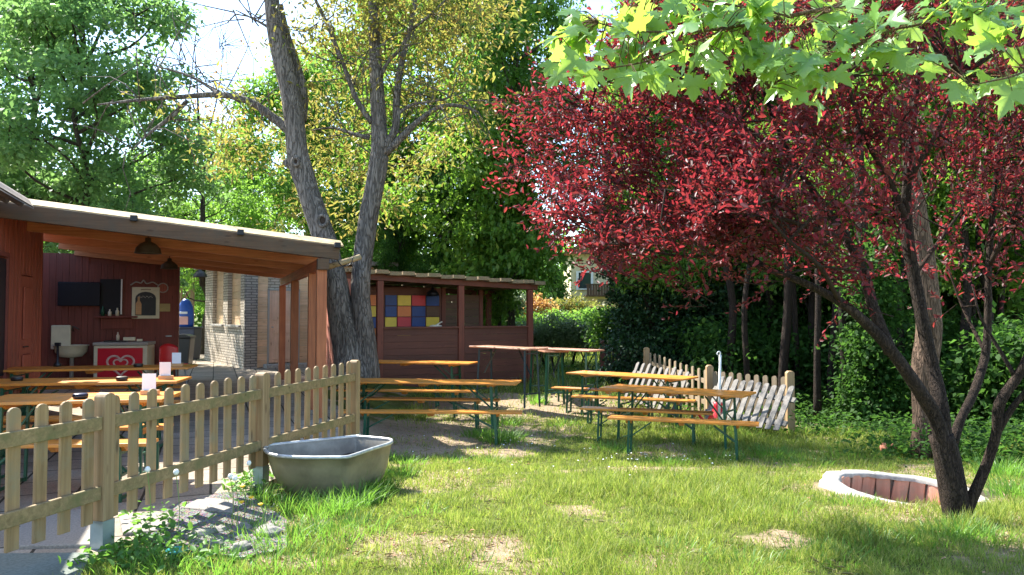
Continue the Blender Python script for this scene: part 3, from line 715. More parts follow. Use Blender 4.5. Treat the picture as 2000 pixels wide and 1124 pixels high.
mb = MB(); mb.box((0, 0, 0), (.26, .015, .17)); mb.build('plate', 'olive_plaque', t, bevel=.003)
# freezer
q = G(240, 742, .0); fz = empty('ice_cream_freezer', hl(-3.28, YB - .62, 0), UA - .16, 'cream chest freezer with red heart panel against the hut wall', 'freezer')
mb = MB(); mb.box((0, 0, .43), (1.0, .62, .82)); mb.build('body', 'cream_paint', fz, bevel=.02, seg=3)
mb = MB(); mb.box((0, 0, .875), (1.03, .65, .06)); mb.build('lid', 'grey_lid', fz, bevel=.012, seg=2)
mb = MB(); mb.box((0, -.318, .46), (.84, .016, .66)); pn = mb.build('front_panel', 'logo_red', fz, bevel=.004)
def heart(s, cx, cz):
    o = []
    for a in np.linspace(0, 2 * PI, 49):
        o.append((cx + s * 16 * math.sin(a) ** 3 / 16, -.332, cz + s * (13 * math.cos(a) - 5 * math.cos(2 * a) - 2 * math.cos(3 * a) - math.cos(4 * a)) / 16 * .92))
    return o
mb = MB()
for s in (.25, .13): mb.tube(heart(s, .01, .46 + (.0 if s > .2 else .01)), .022 if s > .2 else .017, 6)
mb.v = [(x, -.332 + (y + .332) * .3, z) for x, y, z in mb.v]; mb.build('heart_logo', 'logo_line', pn, True)
q = hl(-3.3, YB - .62, .906)
t = empty('black_tray', q, UA, 'black tray with white boxes standing on the freezer lid', 'tray')
mb = MB(); mb.box((-.15, 0, .015), (.42, .3, .03)); mb.build('tray', 'black_plastic', t, bevel=.008); mb = MB(); mb.box((.1, .02, .06), (.22, .16, .07)); mb.box((.29, 0, .03), (.1, .1, .05)); mb.build('box', 'cream_paint', t, bevel=.004)
mb = MB(); mb.lathe([(0, 0), (.03, 0), (.03, .1), (.012, .13), (.012, .17), (0, .17)], (-.12, .05, .03), 12); mb.build('bottle', 'paper_warm', t, True)
# sink
t = empty('wall_sink', hl(-4.3, YB - .3, 0), UA, 'cream enamel wall sink with tall splashback beside the freezer', 'sink')
mb = MB(); mb.lathe([(.0, .58), (.2, .60), (.29, .70), (.31, .82), (.33, .83), (.33, .845), (.29, .84), (.25, .72), (0, .66)], (0, 0, 0), 28, (1, .7)); mb.build('basin', 'cream_paint', t, True)
mb = MB(); mb.box((-.22, .2, 1.0), (.36, .04, .5)); mb.build('splashback', 'cream_paint', t, bevel=.02, seg=2)
mb = MB(); mb.tube([(.0, .24, 1.12), (.0, .1, 1.22), (.08, .0, 1.2), (.14, -.02, 1.16)], .014, 8, 3); mb.build('tap', 'lamp_metal', t, True)
mb = MB(); mb.tube([(0, .1, 0), (0, .1, .6)], .04, 10); mb.build('drain_pipe', 'grey_lid', t, True)
t = empty('soap_pump', G(112, 716, .771), 0, 'tall black pump bottle at the left of the table nearest the freezer', 'bottle')
mb = MB(); mb.lathe([(0, 0), (.05, 0), (.05, .03), (.02, .06), (.012, .3), (0, .3)], n=14); mb.build('bottle', 'black_plastic', t, True); mb = MB(); mb.box((.0, 0, .3), (.08, .03, .05)); mb.build('pump_head', 'lamp_black', t, bevel=.005)
# red chair
t = empty('plastic_chair', hl(-2.38, YB - .9, 0), UA + .5, 'red plastic chair beside the ice cream freezer', 'chair')
mb = MB(); vs = []; fs = []
for i in range(9):
    for j in range(7):
        a = (i / 8 - .5) * 1.7; z = .44 + j / 6 * .42; r = .27 - .02 * j / 6; zz = z - (abs(i - 4) / 4) ** 2 * .08 * (j / 6); vs.append((r * math.sin(a) * 1.05, r * math.cos(a) * .7 + .03 * j / 6, zz))
for i in range(8):
    for j in range(6): a = i * 7 + j; fs.append((a, a + 1, a + 8, a + 7))
mb.add(vs, fs); o = mb.build('backrest', 'red_plastic', t, True); s_ = o.modifiers.new('s', 'SOLIDIFY'); s_.thickness = .015
mb = MB(); mb.box((0, -.02, .44), (.46, .44, .03)); mb.build('seat', 'red_plastic', t, bevel=.012, seg=2)
for sx in (-1, 1):
    for sy in (-1, 1):
        mb = MB(); mb.tube([(sx * .18, sy * .18, .43), (sx * .22, sy * .22, 0)], [.02, .015], 8); mb.build('leg', 'galv', t)
# bins and blue sack
t = empty('waste_bin', G(358, 712, 0), .1, 'black wheeled waste bin standing by the brick building', 'bin')
mb = MB(); mb.prism([(-.2, 0), (.2, 0), (.26, .78), (-.26, .78)], -.22, .22, lambda a, b, t_: (a, t_, b)); mb.build('body', 'black_plastic', t, bevel=.02)
mb = MB(); mb.prism([(-.28, .78), (.28, .78), (.26, .83), (.1, .88), (-.12, .88), (-.27, .83)], -.26, .26, lambda a, b, t_: (a, t_, b)); mb.build('lid', 'black_plastic', t, bevel=.01)
t2 = empty('waste_bin', G(371, 702, 0), -.1, 'dark blue waste bin behind the black bin', 'bin')
mb = MB(); mb.prism([(-.22, 0), (.22, 0), (.27, 1.0), (-.27, 1.0)], -.24, .24, lambda a, b, t_: (a, t_, b)); mb.build('body', 'navy_plastic', t2, bevel=.02)
mb = MB(); mb.box((0, 0, 1.03), (.6, .58, .06)); mb.build('lid', 'navy_plastic', t2, bevel=.02)
q = G(371, 702, 0); t = empty('blue_sack', (q[0] - .12, q[1] - .1, 1.062), 0, 'bright blue rounded sack with pink print on top of the bin', 'sack')
mb = MB(); mb.lathe([(0, 0), (.24, .0), (.27, .12), (.26, .4), (.23, .65), (.15, .82), (.06, .9), (0, .9)], (0, 0, 0), 20, (1, .55)); mb.build('sack', 'blue_vinyl', t, True)
mb = MB(); mb.box((-.02, -.15, .2), (.34, .02, .26)); mb.build('print', 'pink_print', t, bevel=.008)
mb = MB(); mb.box((0, -.155, .45), (.26, .02, .07)); mb.build('print', 'paper', t, bevel=.008)

# ------------------------------------------------------------------ brick outbuilding
bA = np.array([-7.2, 20.0]); db = np.array([-.57, .82]); dc = np.array([.82, .57])
bl = empty('brick_building', (bA[0], bA[1], 0), math.atan2(dc[1], dc[0]), 'pale brick outbuilding with boarded windows and wooden door behind the pergola', 'building')
# local x: right face; local y: left face
LW = 4.6
mb = MB()
mb.bb((0, 0, 0), (.28, LW, 1.12))
def win(y0, y1): return
segs = [(0, .42), (1.78, 2.3), (3.6, LW)]
for a, b in segs: mb.bb((0, a, 1.12), (.28, b, 2.9))
mb.build('wall', 'old_brick', bl)
mb = MB()
for y0, y1 in ((.42, 1.78), (2.3, 3.6)):
    for i in range(9): mb.bb((.12, y0, 1.16 + i * .19), (.16, y1, 1.16 + i * .19 + .183))
mb.build('boarded_window', 'light_plank', bl)
mb = MB()
for y0, y1 in ((.36, 1.84), (2.24, 3.66)): mb.bb((-.06, y0, 1.12), (.11, y1, 1.17))
mb.build('window_sill', 'concrete', bl)
mb = MB(); mb.bb((-.004, -.03, 0), (.34, .05, 2.9)); mb.build('corner_pillar', 'stone_brick', bl)
mb = MB()
for i in range(15):
    mb.bb((.34, .02, .02 + i * .19), (.62, .05, .02 + i * .19 + .184)); mb.bb((1.5, .02, .02 + i * .19), (4.2, .05, .02 + i * .19 + .184))
mb.build('plank_wall', 'light_plank', bl)
mb = MB(); mb.bb((.5, .06, 0), (4.2, LW, 2.85)); mb.build('wall_core', 'old_brick', bl)
mb = MB(); mb.bb((.66, -.01, .14), (1.46, .04, 2.12)); dr = mb.build('door', 'door_wood', bl, bevel=.004)
mb = MB()
for a, b, c_, d in ((.74, .22, 1.38, .85), (.74, .95, 1.38, 1.2), (.74, 1.3, 1.38, 2.03)): mb.bb((a, -.025, b), (c_, -.008, d))
mb.build('door_panel', 'door_wood', dr, bevel=.01)
mb = MB()
mb.bb((.615, -.03, .1), (.66, .05, 2.17)); mb.bb((1.46, -.03, .1), (1.5, .05, 2.17)); mb.bb((.615, -.03, 2.122), (1.5, .05, 2.17)); mb.build('frame', 'grey_lid', dr)
mb = MB(); mb.bb((.72, -.06, 1.1), (.76, -.02, 1.13)); mb.build('handle', 'galv', dr)
mb = MB(); mb.bb((.5, -.35, 0), (1.7, -.01, .11)); mb.build('doorstep', 'concrete', bl, bevel=.01)
mb = MB(); mb.bb((-.3, -.3, 2.9), (4.4, LW + .3, 3.02)); mb.build('roof', 'corrugated_grey', bl)

# ------------------------------------------------------------------ red stall
sA = np.array([-2.935, 16.5]); sB = np.array([.44, 18.2]); sL = np.linalg.norm(sB - sA); sang = math.atan2(sB[1] - sA[1], sB[0] - sA[0])
st = empty('red_stall', (sA[0], sA[1], -.2), sang, 'dark red open stall with counter and slatted roof behind the walnut tree', 'stall')
CZ = 1.37; XLs = -.98; DP = 2.4
def zs(x): return 2.44 - .04 * x
for x in (0, sL * .515, sL):
    mb = MB(); mb.bb((x - .07, -.05, 0), (x + .07, .07, zs(x) - .02)); mb.build('post', 'stall_red_z', st, bevel=.006)
for a, b in ((0.07, sL * .515 - .07), (sL * .515 + .07, sL - .07)):
    mb = MB(); n_ = 9
    for i in range(n_): mb.bb((a, 0, i * (CZ - .02) / n_ + .002), (b, .03, (i + 1) * (CZ - .02) / n_ - .003))
    mb.build('counter_front', 'stall_red', st)
    mb = MB(); mb.bb((a, -.06, CZ - .02), (b, .35, CZ + .02)); mb.build('counter_top', 'stall_red', st, bevel=.005)
mb = MB(); mb.bar((XLs, 0.01, zs(XLs) + .05), (sL + .2, .01, zs(sL + .2) + .05), .1, .13); mb.bar((XLs, DP, zs(XLs) - .05), (sL + .2, DP, zs(sL + .2) - .05), .1, .13); mb.build('roof_beam', 'stall_red', st, bevel=.005)
mb = MB(); n_ = 17
for i in range(n_):
    x0 = XLs - .1 + i * (sL + .2 - XLs + .2) / n_; w_ = (sL + .4 - XLs) / n_; x = x0 + w_ / 2
    mb.bar((x, -.28 + .05 * float(rng.random()), zs(x) + .15 + .02 * (i % 2)), (x, DP + .2, zs(x) + .07 + .02 * (i % 2)), w_ * .92, .085)
mb.build('roof_slats', 'shingle', st)
mb = MB(); siding(mb, (XLs, .05), (XLs, DP), 0, zs(XLs) - .02, .03, .12, (-1, 0)); siding(mb, (XLs, .0), (XLs + .32, 0.0), 0, zs(XLs) - .02, .03, .10, (0, -1)); mb.build('side_wall', 'stall_red_sunlit', st)
mb = MB(); n_ = 13
for i in range(n_): mb.bb((XLs + .03, DP - .03, i * .18), (2.35, DP, i * .18 + .175))
mb.build('back_wall', 'stall_brown', st)
mb = MB(); n_ = 12
for i in range(n_): mb.bb((2.0, DP - 1.2, i * .18), (2.98, DP - 1.17, i * .18 + .175))
mb.build('partition', 'stall_brown', st)
for x in (1.98, 3.0):
    mb = MB(); mb.bb((x - .05, DP - 1.23, 0), (x + .05, DP - 1.13, zs(x) - .03)); mb.build('post', 'stall_red_z', st)
mb = MB(); mb.bb((sL - .06, DP - .06, 0), (sL + .06, DP + .06, zs(sL) - .1)); mb.build('post', 'stall_red_z', st)
# coloured panels on the back wall: each its own part
grid = {-1: ['o', 'y', 'b', 'o'], 0: ['b', 'b', 'y', 'y'], 1: ['y', 'o', 'r', 'y'], 2: ['r', 'b', 'b', 'r'], 3: ['b', 'b', 'b', 'o'], 4: ['b', 'w', 'y', 'b']}
mn = {'o': 'panel_orange', 'y': 'panel_yellow', 'b': 'panel_blue', 'r': 'panel_red', 'w': 'stall_brown'}
# found by pixel columns: 725.. 860, projected on the plate in front of the back wall
def stall_local_x(px, yl):
    # point on local line y=yl with pixel px
    u = np.array([math.cos(sang), math.sin(sang)]); v_ = np.array([-u[1], u[0]]); k = (px - 1000) / F; b = sA + v_ * yl
    return (k * b[1] - b[0]) / (u[0] - k * u[1])
YP = 1.2
cols = [(716, 742, ['o', 'y', 'b', 'o']), (752, 775, ['b', 'b', 'y']), (776, 803, ['y', 'o', 'r', 'y']), (804, 831, ['r', 'b', 'b']), (832, 858, ['b', 'w', 'y'])]
xa, xb = stall_local_x(712, YP), stall_local_x(866, YP)
mb = MB(); mb.bb((xa, YP, 0), (xb, YP + .04, zs(0) - .12)); mb.build('panel_board', 'stall_red', st)
for a, b, cl in cols:
    x0, x1 = stall_local_x(a, YP), stall_local_x(b, YP)
    for i, c_ in enumerate(cl):
        zt_ = 2.13 - i * .265; hgt = .25
        mb = MB(); mb.bb((x0, YP - .03, zt_ - hgt), (x1 - .012, YP, zt_)); mb.build('colour_panel', mn[c_], st, bevel=.004)
q = W(845, 574, 17.9); t = empty('pendant_lamp', q, 0, 'black dome lamp hanging inside the red stall', 'lamp')
mb = MB(); r = .16; mb.lathe([(.02, r * .95), (.04, r * .9), (.04, r * .62), (r * .62, r * .42), (r * .92, r * .08), (r, -r * .32), (r * .88, r * .05), (.03, r * .5)], n=24); mb.build('shade', 'lamp_black', t, True)
mb = MB(); mb.tube([(0, 0, r * .9), (0, 0, r * .9 + .2)], .006, 6); mb.build('cord', 'lamp_black', t)
q = W(850, 636, 17.3); mb = MB(); mb.lathe([(.001, 0), (.13, 0), (.12, .02), (.07, .035), (.001, .03)], (0, 0, 0), 9, (1.2, .6)); mb.bar((.0, 0, .02), (.15, 0, .11), .09, .02); o = mb.build('cleaning_cloth', 'paper_warm'); o.location = (q[0], q[1] + .1, CZ - .2 + .021); o.rotation_euler = (0, 0, .4)
tag(o, 'crumpled white cloth on the red stall counter', 'cloth')
# bottles on the hatch shelf
for i_, (dx, hh, mt_, lb) in enumerate([(-.25, .2, 'green_steel', 'dark green bottle at the left end of the hatch shelf'), (-.12, .14, 'paper_warm', 'short pale bottle in the middle of the hatch shelf'), (.02, .17, 'cream_paint', 'cream bottle at the right of the hatch shelf')]):
    mb = MB(); mb.lathe([(.001, 0), (.035, 0), (.035, hh * .6), (.014, hh * .8), (.014, hh), (.001, hh)], n=12); o = mb.build('bottle', mt_, None, True); o.location = hl(-3.5 + dx, YB - .2, 1.4395); tag(o, lb, 'bottle', 'bottles on the hatch shelf')
# timber frame left of the brick building
q = G(360, 692, 0); t = empty('timber_frame', (q[0], q[1], 0), .15, 'weathered open timber frame left of the brick building', 'frame')
for x_ in (-.18, .25):
    mb = MB(); mb.box((x_, 0, 1.35), (.13, .13, 2.7)); mb.build('post', 'brown_picket', t, bevel=.006)
mb = MB(); mb.box((.05, 0, 2.75), (1.6, .1, .14)); mb.build('beam', 'brown_picket', t, bevel=.006)
mb = MB(); mb.bar((-.12, 0, 1.9), (.25, 0, 2.5), .08, .08); mb.build('brace', 'brown_picket', t)
# gutter log between pergola and tree
t = empty('roof_gutter', W(668, 512, 11.5), 0, 'short wooden gutter sticking out between pergola corner and tree', 'gutter')
mb = MB(); mb.tube([(-.22, 0, -.08), (.22, .3, .1)], .045, 10); mb.build('gutter', 'cream_edge', t, True)
mb = MB(); mb.tube([(-.02, -.05, .2), (-.06, -.05, .05), (.02, -.05, -.07), (.14, -.02, -.03), (.17, .0, .08)], .008, 6, 4); mb.build('cable', 'black_plastic', t, True)

# ------------------------------------------------------------------ walnut tree
DW = 13.5
def Wp(L, d0, dd=None): 
    return [W(p[0], p[1], d0 + (p[2] if len(p) > 2 else 0)) for p in L]
wt = empty('walnut_tree', W(685, 705, DW), 0, 'old walnut tree with two leaning grey trunks beside the red stall', 'tree')
base = np.array(wt.location)
def rel(P): return [p - base for p in P]
mb = MB()
sW = F / DW
def rads(ws): return [w / sW / 2 for w in ws]
mb.tube(rel(Wp([(690, 745), (680, 690), (668, 630), (655, 560), (640, 490), (622, 430), (600, 370), (585, 320), (577, 260), (568, 190), (552, 120), (537, 50), (527, -30), (520, -120)], DW)), rads([80, 56, 50, 47, 45, 44, 43, 44, 40, 39, 38, 32, 27, 22]), 16, 3, .10)
mb.tube(rel(Wp([(708, 745), (712, 690), (710, 640), (703, 580), (708, 510), (718, 440), (730, 370), (741, 300), (740, 240), (735, 160), (731, 80), (730, 0), (728, -120)], DW + .05)), rads([68, 48, 42, 37, 37, 38, 38, 36, 31, 27, 22, 20, 16]), 16, 3, .10)
mb.tube(rel(Wp([(582, 235), (588, 180), (575, 120), (560, 70), (548, 10)], DW + .2)), rads([34, 26, 20, 15, 10]), 12, 3, .1)
mb.build('trunk', 'bark_walnut', wt, True)
mb = MB()
limbs = [([(572, 262), (530, 228), (490, 200), (432, 186), (350, 190, -.3), (270, 196, -.6), (190, 205, -.8)], [20, 17, 14, 12, 9, 6, 3]),
         ([(428, 186), (400, 165, .2), (360, 145, .4), (305, 130, .5)], [8, 6, 5, 3]), ([(305, 130, .5), (312, 112, .5), (350, 118, .5), (395, 145, .5)], [3, 3, 2, 1.5]),
         ([(365, 198), (330, 232, -.3), (290, 262, -.4), (262, 290, -.5)], [9, 8, 5, 3]),
         ([(748, 296), (772, 250), (775, 190), (785, 120), (800, 60), (812, -10), (820, -100)], [18, 15, 14, 12, 10, 9, 7]),
         ([(742, 150), (760, 118), (780, 98), (800, 60)], [9, 8, 7, 5]),
         ([(726, 240), (705, 210), (690, 180), (668, 120), (640, 50), (612, -10), (590, -80)], [12, 11, 10, 9, 8, 6, 4]),
         ([(752, 300), (785, 268), (820, 235), (862, 208), (900, 208), (935, 220)], [16, 14, 11, 8, 7, 4]),
         ([(775, 225), (805, 205), (840, 200), (880, 190, -.5)], [7, 6, 4, 3]),
         ([(722, 270), (690, 262), (650, 250, .5), (610, 255, .8)], [10, 7, 5, 3]),
         ([(800, 60), (840, 30), (890, -20)], [7, 5, 3]), ([(535, 60), (500, 40), (460, 20, -.5)], [7, 4, 2]),
         ([(595, 330), (565, 322), (556, 314)], [16, 16, 12])]
for L, ws in limbs: mb.tube(rel(Wp(L, DW)), rads(ws), 8, 4, .12)
r_ = np.random.default_rng(5)
def twigs(mb, starts, n, ln, rad, r_):
    for i in range(n):
        p = starts[r_.integers(0, len(starts))] + r_.normal(size=3) * .1; d = rdir(1, r_)[0] * (1, 1, .7) + (0, 0, .25); q = [p]
        for k in range(3): d = d + r_.normal(size=3) * .35; q.append(q[-1] + d / np.linalg.norm(d) * ln / 3 * (.6 + .8 * r_.random()))
        mb.tube(q, [rad, rad * .7, rad * .5, rad * .2], 5)
starts = [p for L, ws in limbs[:-1] for p in np.array(rel(Wp(L, DW)))[1:]]
twigs(mb, starts, 150, 1.3, .014, r_)
mb.build('branches', 'bark_walnut', wt, True)
bl_ = []
for (px, py, dd, r) in [(600, 120, .5, .8), (650, 60, 1, .9), (640, 200, 1, .9), (690, 120, .3, .8), (690, 330, 1.2, 1.0), (650, 300, 1.5, .9), (620, 400, 2, .9), (790, 60, 0, .9), (850, 40, .5, .9), (830, 140, .4, .9), (790, 200, .6, .7),
                        (900, 100, .8, .9), (880, 200, .2, .7), (930, 230, .5, .6), (760, 20, -.4, .8), (700, 20, -.6, .7), (860, 280, 1, .7), (560, 40, -.4, .5), (480, 210, 0, .4), (510, 300, 1.4, .8), (450, 180, 0, .3), (900, 0, 0, 1), (960, 40, 1, .9),
                        (450, 310, 1.4, .7), (590, 240, 1.2, .7), (730, 400, 1.4, .8), (560, 460, 2, .7), (820, 330, 1.4, .6), (640, 0, 0, .9), (740, -80, 0, 1.1), (840, -90, 0, 1.1), (640, -100, 0, 1.0), (420, 240, .2, .35), (300, 200, -.5, .4)]:
    bl_.append((*(W(px, py, DW + dd) - base), r))
foliage('foliage', bl_, 10500, .12, 'leaf_walnut', wt, r_, T_FOLD, .38, spread=.26, sub=9)
for px, py, rr_ in ((630, 431, .085), (578, 316, .06)):
    c_ = W(px, py, DW - (.22 if py > 400 else .24)) - base; mb = MB()
    ring = [(c_[0] + rr_ * math.cos(a), c_[1], c_[2] + rr_ * 1.15 * math.sin(a)) for a in np.linspace(0, 2 * PI, 15)]; mb.tube(ring, .035, 8, caps=False); k_ = mb.build('knot', 'bark_walnut', wt, True)
    mb = MB(); mb.prism([(rr_ * math.cos(a), rr_ * 1.15 * math.sin(a)) for a in np.linspace(0, 2 * PI, 13)[:-1]], 0, .06, lambda a, b, t_: (c_[0] + a, c_[1] + t_, c_[2] + b)); mb.build('hollow', 'soil', k_)

# ------------------------------------------------------------------ background trees (shared crowns)
def tree_variant(seed, h, spread, n, size, mat, trunkmat, low=.25, tr=.16, nblob=26):
    r = np.random.default_rng(seed); t = empty('tree'); blobs = []
    for i in range(nblob):
        z = low + (1 - low) * (i + .5) / nblob; prof = math.sin(PI * min(1, (z - low * .7) / (1.03 - low * .7))) ** .6
        a = r.random() * 2 * PI; rr = spread * prof * (r.random() ** .5) * .85
        blobs.append((rr * math.cos(a), rr * math.sin(a), z * h, h * (.075 + .05 * r.random())))
    mb = MB(); pts = [(0, 0, -.3)]
    for k in range(1, 8): pts.append((float(r.normal()) * .12 * k ** .5, float(r.normal()) * .12 * k ** .5, h * .9 * k / 7))
    mb.tube(pts, [tr * (1.25 if k == 0 else 1 - k / 8.2) for k in range(8)], 10, 3, .12)
    for b in blobs:
        k = min(6.2, max(1.3, (b[2] - h * .12) / (h * .9) * 7)); i = int(k); p0 = np.array(pts[i]) * (1 - (k - i)) + np.array(pts[i + 1]) * (k - i); p1 = np.array(b[:3])
        md = (p0 + p1) / 2 + r.normal(size=3) * .25; mb.tube([p0, md, p1], [tr * .35, tr * .22, .015], 6, 3)
        for _ in range(2): e = p1 + rdir(1, r)[0] * b[3] * .9; mb.tube([md * .4 + p1 * .6, (p1 + e) / 2 + r.normal(size=3) * .1, e], [.03, .02, .008], 5)
    mb.build('trunk', trunkmat, t, True)
    foliage('crown', blobs, n, size, mat, t, r)
    return t
variants = {
 'bright': tree_variant(21, 12, 3.6, 30000, .17, 'leaf_bright', 'bark_grey', .22),
 'mid': tree_variant(22, 12, 3.4, 32000, .17, 'leaf_mid', 'bark_grey', .2),
 'cool': tree_variant(23, 12, 4.0, 30000, .17, 'leaf_cool', 'bark_grey', .25),
 'sparse': tree_variant(24, 9, 2.8, 9000, .15, 'leaf_bright', 'bark_grey', .35, .10, 20),
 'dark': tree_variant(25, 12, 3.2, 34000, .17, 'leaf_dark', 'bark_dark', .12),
 'wood': tree_variant(26, 11, 3.0, 22000, .15, 'leaf_mid', 'bark_dark', .3, .13),
}
vused = set()
def bgtree(kind, px, d, topy, label, group='trees behind the beer garden', rz=None, wide=1.0, name='leafy_tree', lean=0):
    x = (px - 1000) / F * d; h0 = {'sparse': 9, 'wood': 11}.get(kind, 12); zt_ = CAMZ + (612 - topy) / F * d; z0 = -.15
    s = (zt_ - z0) / h0 / 1.03
    o = variants[kind] if kind not in vused else copy_tree(variants[kind]); vused.add(kind)
    o.name = name; o.location = (x, d, z0); o.scale = (s * wide, s * wide, s); o.rotation_euler = (lean, 0, rz if rz is not None else float(rng.random() * 6.28)); tag(o, label, 'tree', group); return o
bgtree('cool', 40, 21, -90, 'tall pale green tree above the hut roof at the left edge')
bgtree('cool', 170, 19, -70, 'tall pale green tree above the pergola roof, left of the sky gap')
bgtree('bright', -120, 27, -100, 'light green tree filling the gap behind the leftmost tree')
bgtree('sparse', 398, 27, 235, 'small thin crowned tree rising behind the pergola roof under the sky gap')
bgtree('mid', 290, 36, 300, 'low green tree far behind the pergola roof')
bgtree('bright', 500, 33, 260, 'bright green tree between the sky gap and the leaning walnut trunk')
bgtree('bright', 600, 27, 110, 'yellow green tree directly behind the two walnut trunks')
bgtree('bright', 690, 31, 60, 'bright tree behind the upper walnut branches')
bgtree('mid', 800, 25, -60, 'tall tree behind the stall, right of the walnut trunks', wide=.85)
bgtree('dark', 862, 22, 250, 'dark ivy covered tree rising behind the red stall roof', wide=.55)
bgtree('dark', 775, 22.5, 300, 'dark narrow tree behind the stall roof beside the right walnut trunk', wide=.5)
bgtree('mid', 925, 21.5, -110, 'tall green tree behind the right end of the stall', wide=.9)
bgtree('bright', 1000, 21.2, -150, 'tall sunlit green tree left of the red leaved tree', wide=.72)
bgtree('mid', 975, 21.0, 230, 'green tree with low branches over the right stall corner', wide=.6)
bgtree('mid', 1290, 27, -60, 'green tree mostly hidden behind the red crown, right of the yellow house', wide=.7)
bgtree('bright', 420, 45, 330, 'distant bright tree low behind the pergola roof')
bgtree('mid', 160, 44, 330, 'distant green tree above the left part of the pergola roof')
gw = 'trees of the dark wood on the right'
lw = 'dark leafy tree standing in the shady wood on the right'
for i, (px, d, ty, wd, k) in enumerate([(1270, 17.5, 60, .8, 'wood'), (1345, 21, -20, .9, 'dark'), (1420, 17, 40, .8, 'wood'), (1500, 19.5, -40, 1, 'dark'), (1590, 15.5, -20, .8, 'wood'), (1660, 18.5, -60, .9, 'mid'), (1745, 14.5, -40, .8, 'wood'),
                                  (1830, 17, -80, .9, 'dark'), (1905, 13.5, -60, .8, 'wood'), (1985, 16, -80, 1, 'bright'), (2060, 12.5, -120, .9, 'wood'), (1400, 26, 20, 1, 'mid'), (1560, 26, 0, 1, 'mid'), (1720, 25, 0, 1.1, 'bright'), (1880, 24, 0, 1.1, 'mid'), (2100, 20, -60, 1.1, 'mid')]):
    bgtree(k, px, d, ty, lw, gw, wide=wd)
# bare twiggy tree in the sky gap
r_ = np.random.default_rng(9)
q = W(395, 560, 24); t = empty('bare_tree', (q[0], q[1], -.1), 0, 'nearly bare thin twigged tree against the sky left of the walnut', 'tree'); b0 = np.array(t.location); mb = MB()
st_ = []
for L, ws in [([(395, 560), (396, 400), (392, 300), (388, 230), (384, 150), (380, 90)], [12, 10, 7, 5, 3, 1.5]), ([(392, 300), (415, 230), (430, 160), (436, 90)], [5, 3.5, 2, 1]), ([(389, 240), (365, 170), (350, 120)], [4, 2.5, 1]), ([(394, 340), (430, 270), (465, 190)], [5, 3, 1]), ([(395, 360), (350, 290), (325, 220)], [4, 3, 1])]:
    P = [W(x, y, 24) - b0 for x, y in L]; mb.tube(P, [w / 60 / 2 for w in ws], 6, 3); st_ += P[2:]
twigs(mb, st_, 110, 1.5, .012, r_); mb.build('trunk', 'bark_grey', t, True)
foliage('crown', [(*(W(x, y, 24) - b0), r) for x, y, r in ((440, 120, .5), (410, 200, .8), (370, 170, .5), (400, 290, 1.0), (340, 250, .8), (450, 240, .8))], 700, .12, 'leaf_orange', t, r_, T_FOLD, .4, spread=.3)

# ------------------------------------------------------------------ shrubs, hedge, ivy
def bush(name, label, cat, blobs, n, size, mat, group=None, stems=True, **kw):
    B = np.array(blobs, float); c_ = B[:, :2].mean(0); z0 = zgf(*c_); t = empty(name, (c_[0], c_[1], z0), 0, label, cat, group)
    bb = [(b[0] - c_[0], b[1] - c_[1], b[2] - z0, b[3]) for b in blobs]
    r = np.random.default_rng(abs(hash(label)) % 1000 if False else int(abs(c_[0] * 131 + c_[1] * 977)) % 9973)
    if stems:
        mb = MB()
        for b in bb[:14]:
            mb.tube([(b[0] * .6, b[1] * .6, -.1), (b[0] * .8, b[1] * .8, b[2] * .5), (b[0], b[1], b[2])], [.03, .02, .008], 6, 2)
        mb.build('stem', 'bark_dark', t)
    foliage('foliage', bb, n, size, mat, t, r, **kw); return t
def Wb(px, py, d, r): return (*W(px, py, d), r)
bush('hedge', 'sunlit clipped hedge beyond the stall below the yellow house', 'hedge', [Wb(x, 632 + (i % 3) * 8, 30 + (i % 2) * .5, .75) for i, x in enumerate(range(940, 1260, 16))] + [Wb(x, 655, 30, .8) for x in range(930, 1260, 20)], 26000, .13, 'leaf_bright', shell=.3)
bush('shrub', 'grey green spreading shrub in front of the hedge right of the stall', 'shrub', [Wb(x, y, 24, .5) for x, y in ((1010, 655), (1045, 648), (1075, 645), (1105, 650), (1135, 650), (1160, 655), (1090, 662), (1050, 665), (1130, 665), (1180, 662), (1000, 668))], 14000, .09, 'leaf_pale', shell=.3)
bush('shrub', 'bright yellow green shrub beside the dark board fence', 'shrub', [Wb(x, y, 22, .45) for x, y in ((1170, 640), (1195, 630), (1215, 650), (1190, 660), (1210, 620), (1225, 670))], 8000, .11, 'leaf_bright')
bush('shrub', 'yellowish garden shrub in front of the yellow house', 'shrub', [Wb(x, y, 36, .8) for x, y in ((1085, 612), (1110, 606), (1135, 612), (1150, 617), (1165, 622))], 8000, .14, 'leaf_walnut')
bush('conifer', 'dark blue green conifer left of the yellow house', 'tree', [Wb(1072, y, 40, .5 + (y - 520) / 90) for y in range(500, 630, 14)], 9000, .16, 'leaf_dark')
bush('shrub', 'reddish shrub behind the stall corner', 'shrub', [Wb(x, y, 33, .5) for x, y in ((1040, 592), (1052, 600), (1030, 605))], 2500, .13, 'leaf_orange')
bush('shrub', 'pale flowering shrub seen through the stall opening', 'shrub', [Wb(x, y, 28, .5) for x, y in ((975, 590), (990, 600), (960, 605), (1005, 596))], 4000, .12, 'leaf_pale')
bush('ivy_bush', 'massive dark ivy bush behind the leaning picket panels', 'shrub', [Wb(x, y, 17 + (i % 3) * .5, .75) for i, (x, y) in enumerate([(1240, 700), (1270, 640), (1260, 580), (1300, 700), (1320, 620), (1310, 560), (1350, 690), (1370, 610), (1360, 560), (1400, 690), (1395, 620), (1290, 760), (1350, 750), (1400, 750), (1230, 760), (1395, 570), (1330, 540)])], 42000, .085, 'leaf_ivy', shell=.35, flat=1)
